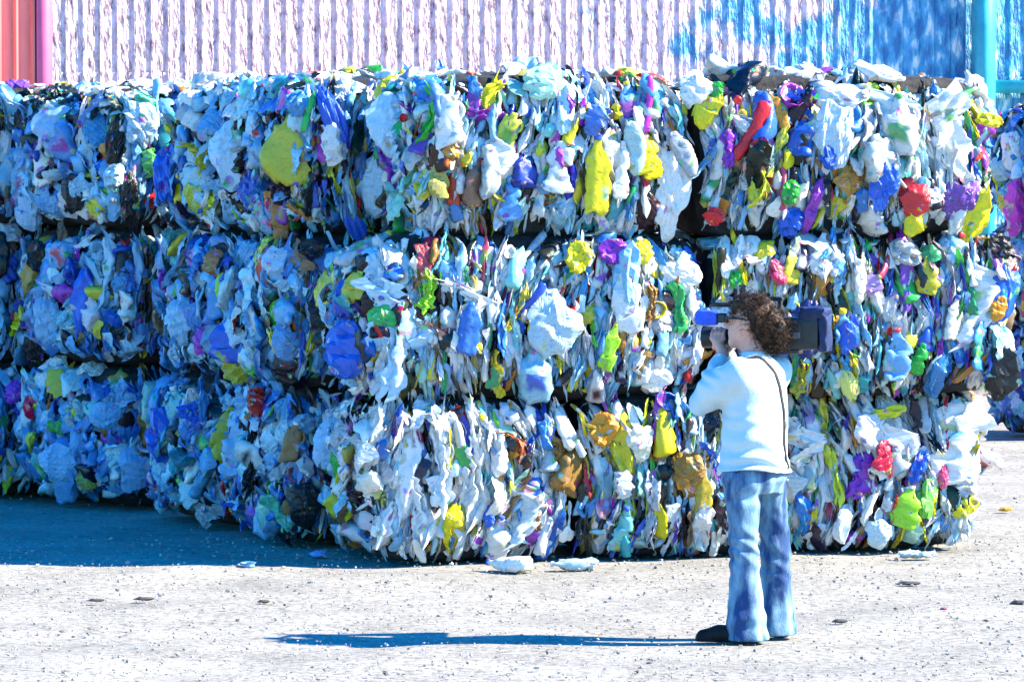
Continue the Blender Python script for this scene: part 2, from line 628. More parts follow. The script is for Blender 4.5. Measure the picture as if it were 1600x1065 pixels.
def it_fold(hi=True):
    nu, nv = (15, 26) if hi else (10, 12)
    W, Hh = rng.uniform(.05, .11), rng.uniform(.07, .14)
    c, ph = rng.uniform(1.2, 2.8), rng.uniform(0, 1)
    x, y = np.meshgrid(np.linspace(-1, 1, nu), np.linspace(-.5, .5, nv), indexing='ij')
    q = (x * c / 2 + ph + .22 * np.sin(y * rng.uniform(5, 11) + rng.uniform(0, 6)) + .12 * np.sin(y * 19 + x)) % 1.0
    tri = np.abs(q * 2 - 1)
    e = np.clip(1 - np.abs(2 * y) ** rng.uniform(3, 7), 0, 1) ** .5
    end = 1 + .18 * np.sin(x * rng.uniform(2, 5) + rng.uniform(0, 6)) * np.abs(2 * y) ** 3
    Z = Hh * (tri - .6) * (.35 + .65 * e) - .10 * x * x
    X = x * W * (.25 + .75 * e) * (1 + .3 * np.sin(y * rng.uniform(6, 12) + rng.uniform(0, 6)))
    V = np.stack([X, y * end, Z], -1).reshape(-1, 3)
    V = crumple(V, .030, 9, 5)
    V = bend(V, rng.uniform(-.35, .15), rng.uniform(-.6, .6), rng.uniform(-1.0, 1.0))
    return V, grid_faces(nu, nv), np.zeros(len(V)), rng.random() < .65


KINDS = {'plastic_fold': (it_fold, .31), 'plastic_sliver': (it_sliver, .27), 'plastic_film': (it_film, .22), 'plastic_bottle': (it_bottle, .26), 'plastic_jug': (it_jug, .27), 'plastic_bag': (it_bag, .25), 'plastic_sheet': (it_sheet, .28),
         'plastic_tub': (it_tub, .17), 'plastic_wad': (it_wad, .17), 'plastic_strip': (it_strip, .30)}
LIB, LOW = {}, {}
for kname, (fn, sz) in KINDS.items():
    LIB[kname] = []
    for v in range(9):
        V, F, band, sm = fn(True)
        LIB[kname].append(mesh_np(kname, V, F, [M_PL], smooth=sm, band=band))
    LOW[kname] = [fn(False) for v in range(16)]

a8 = np.linspace(0, 2 * np.pi, 10, endpoint=False)
CAPV, CAPF = lathe([(.001, .0), (.066, .0), (.07, .01), (.07, .075), (.06, .085), (.001, .085)], 10, 1.0)
CAP = mesh_np('cap', CAPV, CAPF, [M_PL], band=np.zeros(len(CAPV)))

WHITE = [(.80, .80, .79), (.72, .73, .74), (.62, .65, .68), (.78, .76, .70), (.50, .53, .56)]
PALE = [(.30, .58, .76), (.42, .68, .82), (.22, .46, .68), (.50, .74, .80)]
MIDB = [(.08, .26, .58), (.12, .36, .66), (.05, .20, .50), (.16, .42, .70)]
TEAL = [(.05, .35, .42), (.20, .60, .62), (.10, .45, .50)]
BLUE = [(.03, .12, .55), (.04, .20, .62), (.06, .30, .66), (.02, .06, .38)]
YELL = [(.78, .66, .02), (.70, .60, .05), (.66, .70, .06)]
GREEN = [(.05, .45, .08), (.15, .58, .06), (.04, .32, .14), (.30, .62, .50)]
RED = [(.62, .03, .04), (.55, .05, .14)]
PURP = [(.28, .04, .42), (.45, .06, .50), (.20, .08, .45)]
BROWN = [(.36, .18, .04), (.55, .24, .04), (.26, .15, .07), (.42, .36, .08)]
BLACK = [(.012, .012, .014), (.03, .03, .035)]
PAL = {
    'front': ((WHITE, .42), (PALE, .18), (MIDB, .04), (TEAL, .03), (BLUE, .06), (YELL, .055), (GREEN, .05), (RED, .022), (PURP, .032), (BROWN, .06), (BLACK, .13)),  # extra black pieces stand in for shaded creases
    'left': ((WHITE, .08), (PALE, .30), (MIDB, .27), (TEAL, .03), (BLUE, .13), (YELL, .025), (GREEN, .025), (RED, .012), (PURP, .018), (BROWN, .045), (BLACK, .13)),  # bluer and darker mix, the shade of that end painted into the plastic
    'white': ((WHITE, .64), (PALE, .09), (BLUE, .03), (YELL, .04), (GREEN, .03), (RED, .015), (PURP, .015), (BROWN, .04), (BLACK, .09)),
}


def pick_color(pal):
    fams, ws = zip(*PAL[pal])
    ws = np.array(ws)
    f = fams[rng.choice(len(fams), p=ws / ws.sum())]
    c = np.array(f[rng.integers(len(f))]) * rng.uniform(.82, 1.1)
    return np.clip(c + rng.normal(0, .012, 3), .005, .86)


# ------------------------------------------------------------------ bales
class Bale:
    """rounded box; a = half length along u (compression axis), b = half depth along v, c = half height"""
    n = 5.4

    def __init__(s, name, label, center, u, half, pal, faces, group, dens=1.0, cat='bale', n=None):
        if n: s.n = n
        s.u = np.array((u[0], u[1], 0.0)); s.u /= np.linalg.norm(s.u)
        s.v = np.array((-s.u[1], s.u[0], 0.0))
        s.w = np.array((0, 0, 1.0))
        s.c = np.array(center, float)
        s.h = np.array(half, float)
        s.pal, s.faces, s.dens = pal, faces, dens
        s.Rm = np.stack([s.u, s.v, s.w], 1)                # columns: local -> world
        rot = math.atan2(s.u[1], s.u[0])
        s.root = thing(name, label, cat, (s.c[0], s.c[1], s.c[2] - s.h[2]), rot, group)
        s.ph = rng.uniform(0, 6.28, 6)
        s.make_core()

    def surf(s, q):
        """q: points on the unit cube surface -> local position (about the centre) and normal"""
        k = (np.abs(q) ** s.n).sum(-1, keepdims=True) ** (-1 / s.n)
        p = q * k
        nrm = np.sign(p) * np.abs(p) ** (s.n - 1) / s.h
        nrm /= np.linalg.norm(nrm, axis=-1, keepdims=True)
        P = p * s.h
        lump = .035 * np.sin(P[..., 0] * 7 + s.ph[0] + np.sin(P[..., 2] * 5 + s.ph[1])) + .03 * np.sin(P[..., 2] * 8 + P[..., 1] * 6 + s.ph[2])
        bul = np.prod(np.clip(1 - p ** 2, 0, 1) + np.array(np.abs(p) > .8), -1)
        return P + nrm * (lump * .6 + .04 * np.clip(bul, 0, 1) - .01)[..., None], nrm

    def make_core(s):
        m = 14
        g = np.linspace(-1, 1, m)
        Vs, Fs, n = [], [], 0
        for ax in range(3):
            for sg in (-1, 1):
                A, B = np.meshgrid(g, g, indexing='ij')
                q = np.zeros((m, m, 3))
                q[..., ax] = sg
                q[..., (ax + 1) % 3], q[..., (ax + 2) % 3] = A, B
                P, nr = s.surf(q)
                # the core meets the bales above, below and behind, and lies deep under the outer pieces
                k = (np.abs(q) ** 10.0).sum(-1, keepdims=True) ** (-.1)
                P = .35 * P + .65 * q * k * s.h
                P = P - np.sign(q) * np.array((.10, .10, 0.0)) * np.clip((np.abs(q) - .6) / .4, 0, 1)
                Vs.append(P.reshape(-1, 3))
                F = grid_faces(m, m)
                Fs.append((F if sg > 0 else F[:, ::-1]) + n)
                n += m * m
        V = np.concatenate(Vs); V = crumple(V, .012, 22, 3)
        V[:, 2] += s.h[2]
        V[:, 2] = np.maximum(V[:, 2], -(s.c[2] - s.h[2]) + .003)
        obj('compressed_core', mesh_np('compressed_core', V, np.concatenate(Fs), [M_CORE], smooth=False), s.root)

    def frame(s, f, q, style='auto'):
        """rotation matrix (local) with columns x,y,z for a piece on face f at cube point q"""
        P, nr = s.surf(q[None])
        P, nr = P[0], nr[0]
        if f in 'FB':
            Nn = nr + np.array((1, 0, 0)) * rng.normal(.1, .5) + np.array((0, 0, 1)) * rng.normal(0, .15)
            tilt = rng.normal(0, .13) + .32 * math.sin(P[0] * 3.3 + s.ph[3]) * (1 if P[2] > 0 else -.6) + .2 * math.sin(P[2] * 4 + P[0] * 2 + s.ph[4])
            if rng.random() < .08: tilt += rng.uniform(-1.2, 1.2)
            Ln = np.array((math.sin(tilt), 0, math.cos(tilt)))
        elif f in 'LR':
            Nn = nr + rng.normal(0, .38, 3)
            t = rng.uniform(0, 2 * np.pi) if rng.random() < .6 else rng.normal(0, .4)
            Ln = np.array((0, math.sin(t), math.cos(t)))
        else:
            Nn = nr + rng.normal(0, .25, 3)
            t = rng.uniform(0, 2 * np.pi)
            Ln = np.array((math.cos(t), math.sin(t), 0))
        Nn = Nn / np.linalg.norm(Nn)
        Ln = Ln - Nn * (Ln @ Nn)
        if np.linalg.norm(Ln) < .1:
            Ln = np.cross(Nn, (0.3, .9, .1))
        Ln /= np.linalg.norm(Ln)
        return P, nr, np.stack([np.cross(Ln, Nn), Ln, Nn], 1)

    def cube_point(s, f):
        a, b = rng.uniform(-1, 1, 2)
        return {'F': np.array((a, -1, b)), 'B': np.array((a, 1, b)), 'L': np.array((-1, a, b)), 'R': np.array((1, a, b)),
                'T': np.array((a, b, 1.0))}[f]

    def cube_points(s, f, n):
        la, lb = {'F': (0, 2), 'B': (0, 2), 'L': (1, 2), 'R': (1, 2), 'T': (0, 1)}[f]
        asp = s.h[la] / s.h[lb] * (2.4 if f == 'F' else 1.0)
        nb = max(1, int(round(math.sqrt(n / asp)))); na = max(1, int(round(n / nb)))
        out = []
        for i in range(na):
            sh = rng.uniform(-.5, .5)
            for k in range(nb):
                a = ((i + .5 + rng.uniform(-.4, .4)) / na) * 2 - 1
                b = np.clip(((k + .5 + sh * .9 + rng.uniform(-.3, .3)) / nb) * 2 - 1, -.99, .99)
                out.append({'F': (a, -1, b), 'B': (a, 1, b), 'L': (-1, a, b), 'R': (1, a, b), 'T': (a, b, 1.0)}[f])
        out = np.array(out, float)
        rng.shuffle(out)
        return out

    def area(s, f):
        return {'F': s.h[0] * s.h[2], 'B': s.h[0] * s.h[2], 'L': s.h[1] * s.h[2], 'R': s.h[1] * s.h[2], 'T': s.h[0] * s.h[1]}[f] * 4

    KW = {'F': [('plastic_fold', .54), ('plastic_sliver', .10), ('plastic_film', .09), ('plastic_sheet', .04), ('plastic_bottle', .11), ('plastic_jug', .04), ('plastic_wad', .04), ('plastic_tub', .02), ('plastic_strip', .05)],
          'L': [('plastic_film', .34), ('plastic_bag', .12), ('plastic_jug', .13), ('plastic_bottle', .12), ('plastic_fold', .15), ('plastic_sliver', .03), ('plastic_wad', .07), ('plastic_tub', .04), ('plastic_sheet', .03)]}

    def pick(s, f):
        ks, ws = zip(*s.KW['F' if f in 'FB' else 'L'])
        ws = np.array(ws)
        return ks[rng.choice(len(ks), p=ws / ws.sum())]

    def fill(s, n_parts, n_scraps):
        """n_parts pieces per square metre as objects of their own, n_scraps per square metre in one mesh"""
        s.root_inv = None
        Vs, Fs, Cs, Sm, n = [], [], [], [], 0
        floor = -(s.c[2] - s.h[2]) + .004
        for f, dens in s.faces.items():
            A = s.area(f) * dens * s.dens
            pts = np.concatenate([s.cube_points(f, n_scraps * A * w) for w in ((.5, .6, .9) if f == 'F' else (.4, .55))])
            deep = np.arange(len(pts)) < len(pts) * .38
            for qi, q in enumerate(pts):
                k = s.pick(f)
                P, nr, R = s.frame(f, q)
                V, F, band, sm = LOW[k][rng.integers(16)]
                sz = KINDS[k][1] * (rng.uniform(.42, 1.0) if k in ('plastic_sliver', 'plastic_fold') else rng.uniform(.4, .85))
                sc = np.array((rng.uniform(.5, 1.05) if f == 'F' else rng.uniform(.7, 1.1), rng.uniform(.8, 1.2), rng.uniform(.6, 1.0))) * sz
                X = (V * sc) @ R.T + P + nr * (rng.uniform(-.095, -.06) if deep[qi] else rng.uniform(-.055, -.012))
                if f in 'FL' and abs(q[2]) > .89: X -= nr * .045
                X[:, 2] += s.h[2]
                X[:, 2] = np.maximum(X[:, 2], floor + rng.uniform(0, .004))
                Vs.append(X); Fs.append(F + n); n += len(X)
                c = pick_color('white' if f == 'T' else s.pal)  # top pieces take the white mix, sunlight put into their colour
                C = np.ones((len(X), 4)); C[:, :3] = c
                if band.any() and rng.random() < .25:
                    C[band > .5, :3] = pick_color('front')
                Cs.append(C); Sm.append(np.full(len(F), sm))
            for q in s.cube_points(f, n_parts * A):
                k = s.pick(f)
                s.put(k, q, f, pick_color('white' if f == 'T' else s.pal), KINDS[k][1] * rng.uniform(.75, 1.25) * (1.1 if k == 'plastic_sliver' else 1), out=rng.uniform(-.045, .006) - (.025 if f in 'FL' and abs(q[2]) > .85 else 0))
        if Vs:
            me = mesh_np('plastic_scraps', np.concatenate(Vs), np.concatenate(Fs), [M_SC], smooth=np.concatenate(Sm), col=np.concatenate(Cs))
            tag(obj('plastic_scraps', me, s.root), kind='stuff')

    def put(s, k, q, f, color, size, out=0.0, R=None, scale=(1, 1, 1), label=None, variant=None, cap=None, P=None, nr=None):
        P0 = P
        if P is None:
            P, nr, R0 = s.frame(f, q)
            R = R0 if R is None else R
        me = LIB[k][rng.integers(9) if variant is None else variant]
        o = bpy.data.objects.new(k, me)
        L = P + nr * out
        L = L + np.array((0, 0, s.h[2]))
        # keep clear of the ground
        ext = np.abs(R[2]) @ (np.array((.3, .52, .25)) * size * np.array(scale))
        L[2] = max(L[2], -(s.c[2] - s.h[2]) + min(ext, .3) + .005)
        Mx = Matrix(((R[0][0], R[0][1], R[0][2]), (R[1][0], R[1][1], R[1][2]), (R[2][0], R[2][1], R[2][2]))).to_4x4()
        o.matrix_basis = Matrix.Translation(Vector(L)) @ Mx @ Matrix.Diagonal((size * scale[0], size * scale[1], size * scale[2], 1))
        o.color = (*[float(x) for x in color], 0.85 if (label is None and P0 is None and rng.random() < .3) else 0.0)
        link(o, s.root)
        if label: o['label'] = label
        if k in ('plastic_bottle', 'plastic_jug') and (cap or rng.random() < .35):
            c = bpy.data.objects.new('cap', CAP)
            co = cap or [(.6, .03, .04), (.05, .12, .6), (.8, .8, .8), (.06, .4, .1), (.8, .6, .03)][rng.integers(5)]
            c.color = (*co, 1)
            vy = .44
            ref = me.vertices
            # sit on the bent neck: average of the top ring
            pts = np.empty(len(ref) * 3, np.float32); ref.foreach_get('co', pts); pts = pts.reshape(-1, 3)
            top = pts[pts[:, 1] > pts[:, 1].max() - .03].mean(0)
            c.matrix_basis = Matrix.Translation((top[0], top[1] - .03, top[2])) @ Matrix.Diagonal((1.2 if k == 'plastic_jug' else 1, 1, 1.1, 1))
            link(c, o)
        return o


ROW_H = 0.915
BALES = []
U_FRONT = None
C0, C1 = ground_at(582, 884), ground_at(1542, 863)
U_FRONT = (C1 - C0)[:2] / np.linalg.norm((C1 - C0)[:2])
V_FRONT = np.array((-U_FRONT[1], U_FRONT[0]))
FLEN = np.linalg.norm((C1 - C0)[:2])


def s_of(px):
    """distance along the foot of the sunlit face under image column px"""
    lo, hi = -1.0, FLEN + 1
    for _ in range(40):
        m = (lo + hi) / 2
        p = C0[:2] + U_FRONT * m
        if p[0] / (p[1] * math.cos(PITCH)) * FPX + CX < px: lo = m
        else: hi = m
    return lo


G_FRONT = 'bales along the sunlit front of the stack'
G_LEFT = 'bales along the shaded end of the stack'
G_FAR = 'bales of the stack behind on the right'
FRONT = [
    (0, [578, 905, 1232, 1556], ['bottom corner bale of whitish layered plastic beside the stack shadow',
                                 'bottom bale with an orange piece, just left of the photographer',
                                 'bottom bale of mostly white plastic, just right of the photographer'], 1.25),
    (1, [585, 1118, 1584], ['long middle bale of pale translucent plastic above the whitish corner bale',
                            'middle bale with a dark navy bag, behind the photographer\'s head'], 1.25),
    (2, [672, 1090, 1560], ['top bale with a yellow bottle and a tall white panel above the long pale bale',
                            'top bale with a long red strip, at the sunlit far end of the stack'], 1.2),
]
for r, xs, labs, dep in FRONT:
    for i in range(len(xs) - 1):
        s0, s1 = s_of(xs[i]), s_of(xs[i + 1])
        off = rng.uniform(-.04, .04)
        if r == 0 and i == 2: off = .16
        p = C0[:2] + U_FRONT * (s0 + s1) / 2 + V_FRONT * (dep / 2 + .05 + off)
        half = ((s1 - s0) / 2 * 1.085, dep / 2, ROW_H / 2 * 1.02)
        faces = {'F': 1.0, 'T': .55 if r == 2 else .18}
        if i == 0: faces['L'] = 1.0
        if i == len(xs) - 2: faces['R'] = .6
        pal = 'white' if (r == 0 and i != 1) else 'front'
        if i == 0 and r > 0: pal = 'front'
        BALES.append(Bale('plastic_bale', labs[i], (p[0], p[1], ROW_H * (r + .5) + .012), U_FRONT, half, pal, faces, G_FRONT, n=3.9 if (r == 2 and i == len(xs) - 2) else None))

LEFTPX = [((450, 856), (330, 829)), ((330, 829), (212, 803)), ((205, 797), (-25, 781)), ((-25, 781), (-200, 765))]
LLAB = [['bottom shaded bale with a black patch, second back from the sunlit corner', 'middle shaded bale with a lime green piece, second back from the sunlit corner',
         'top shaded bale with a large olive yellow jug'],
        ['bottom shaded bale with a large blue bag and an olive jug', 'middle shaded bale resting on the bale with the large blue bag', 'top shaded bale with blue and green pieces, right of the dark gap'],
        ['bottom pale blue bale at the far left of the stack', 'middle bale with long vertical blue pieces at the far left', 'top bale of small light blue pieces, left of the dark gap'],
        ['bottom bale in the far left corner of the picture edge', 'middle bale at the left picture edge', 'top bale at the left picture edge']]
for k, (a, b) in enumerate(LEFTPX):
    A, B = ground_at(*a)[:2], ground_at(*b)[:2]
    d = (B - A); dl = np.linalg.norm(d); d /= dl
    u = np.array((d[1], -d[0]))
    u = u * .75 + U_FRONT * .25; u /= np.linalg.norm(u)
    v = np.array((-u[1], u[0]))
    for r in range(3):
        ln = 1.35 if k == 0 else 2.0
        sh = .03 + (.10 if (r == 2 and k < 2) else 0) + rng.uniform(-.05, .05)
        p = (A + B) / 2 + u * (ln / 2 + sh)
        faces = {'L': 1.0, 'F': .8, 'T': .6 if r == 2 else .1}
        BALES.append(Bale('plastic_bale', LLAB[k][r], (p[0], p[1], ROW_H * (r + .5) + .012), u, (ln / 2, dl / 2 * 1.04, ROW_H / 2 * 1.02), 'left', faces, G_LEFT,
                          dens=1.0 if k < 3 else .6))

# the stack behind on the right
RL = ['bottom bale of the stack behind, dark and in shade', 'middle bale of the stack behind, coloured blue for shade, beyond the sunlit end', 'top bale of the stack behind, with a yellow bag on its edge']
for k in range(2):
    A = ground_at(1655, 688)[:2] + np.array((-.44, .9)) * 1.25 * k
    d = np.array((-.44, .9)); d /= np.linalg.norm(d)
    B = A + d * 1.25
    u = np.array((d[1], -d[0]))
    for r in range(3):
        p = (A + B) / 2 + u * .7
        if k == 1:
            continue
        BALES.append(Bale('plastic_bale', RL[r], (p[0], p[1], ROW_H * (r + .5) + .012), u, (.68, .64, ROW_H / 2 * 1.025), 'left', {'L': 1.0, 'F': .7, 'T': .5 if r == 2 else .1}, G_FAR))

for b in BALES:
    far = b.root['group'] == G_FAR
    b.fill(24 if not far else 12, 210 if not far else 130)


def hit(px, py):
    """nearest bale, face and cube point seen at a pixel of the photograph"""
    o, d = pix_ray(px, py)
    best = None
    for b in BALES:
        lo = (o - b.c) @ b.Rm
        ld = d @ b.Rm
        with np.errstate(divide='ignore'):
            t1, t2 = (-b.h - lo) / ld, (b.h - lo) / ld
        tn, tf = np.minimum(t1, t2), np.maximum(t1, t2)
        a = tn.argmax()
        if tn.max() < tf.min() and tn.max() > 0 and (best is None or tn.max() < best[0]):
            P = lo + ld * tn.max()
            f = {0: 'L' if ld[0] > 0 else 'R', 1: 'F' if ld[1] > 0 else 'B', 2: 'T'}[a]
            best = (tn.max(), b, f, P / b.h)
    return best


def feature(kind, px, py, w, h, color, ang=0.0, label=None, cap=None, out=.02, face=.6):
    """one recognisable piece of the photograph, set into the bale where it is seen, or a dark stand-in for shade; w, h in photo pixels, ang in degrees clockwise"""
    r = hit(px, py)
    if r is None:
        return
    t, b, f, q = r
    q = np.clip(q, -1, 1)
    P, nr = b.surf(q[None]); P, nr = P[0], nr[0]
    P = q * b.h * np.clip(np.abs(P) / np.maximum(np.abs(q * b.h), 1e-6), .9, 1.05)
    _, d = pix_ray(px, py)
    toc = -(d @ b.Rm)
    Nn = nr * (1 - face) + toc * face; Nn /= np.linalg.norm(Nn)
    a = math.radians(ang)
    right = np.array((1.0, 0, 0)) @ b.Rm
    Ln = np.array((0, 0, 1.0)) * math.cos(a) + right * math.sin(a)
    Ln = Ln - Nn * (Ln @ Nn); Ln /= np.linalg.norm(Ln)
    R = np.stack([np.cross(Ln, Nn), Ln, Nn], 1)
    mpp = t / FPX
    W0 = {'plastic_bottle': .42, 'plastic_jug': .62, 'plastic_bag': .9, 'plastic_film': .95, 'plastic_sliver': .30, 'plastic_fold': .20, 'plastic_sheet': .33, 'plastic_tub': .75, 'plastic_wad': .85, 'plastic_strip': .15}[kind]
    H0 = {'plastic_tub': .9}.get(kind, 1.0)
    sy = h * mpp / H0
    sx = w * mpp / W0
    sz = min(sx, sy, .28) * (.7 if kind in ('plastic_wad', 'plastic_jug', 'plastic_bottle') else 1.0)
    b.put(kind, None, f, color, 1.0, out=out, R=R, scale=(sx, sy, sz), label=label, cap=cap, P=P, nr=nr)


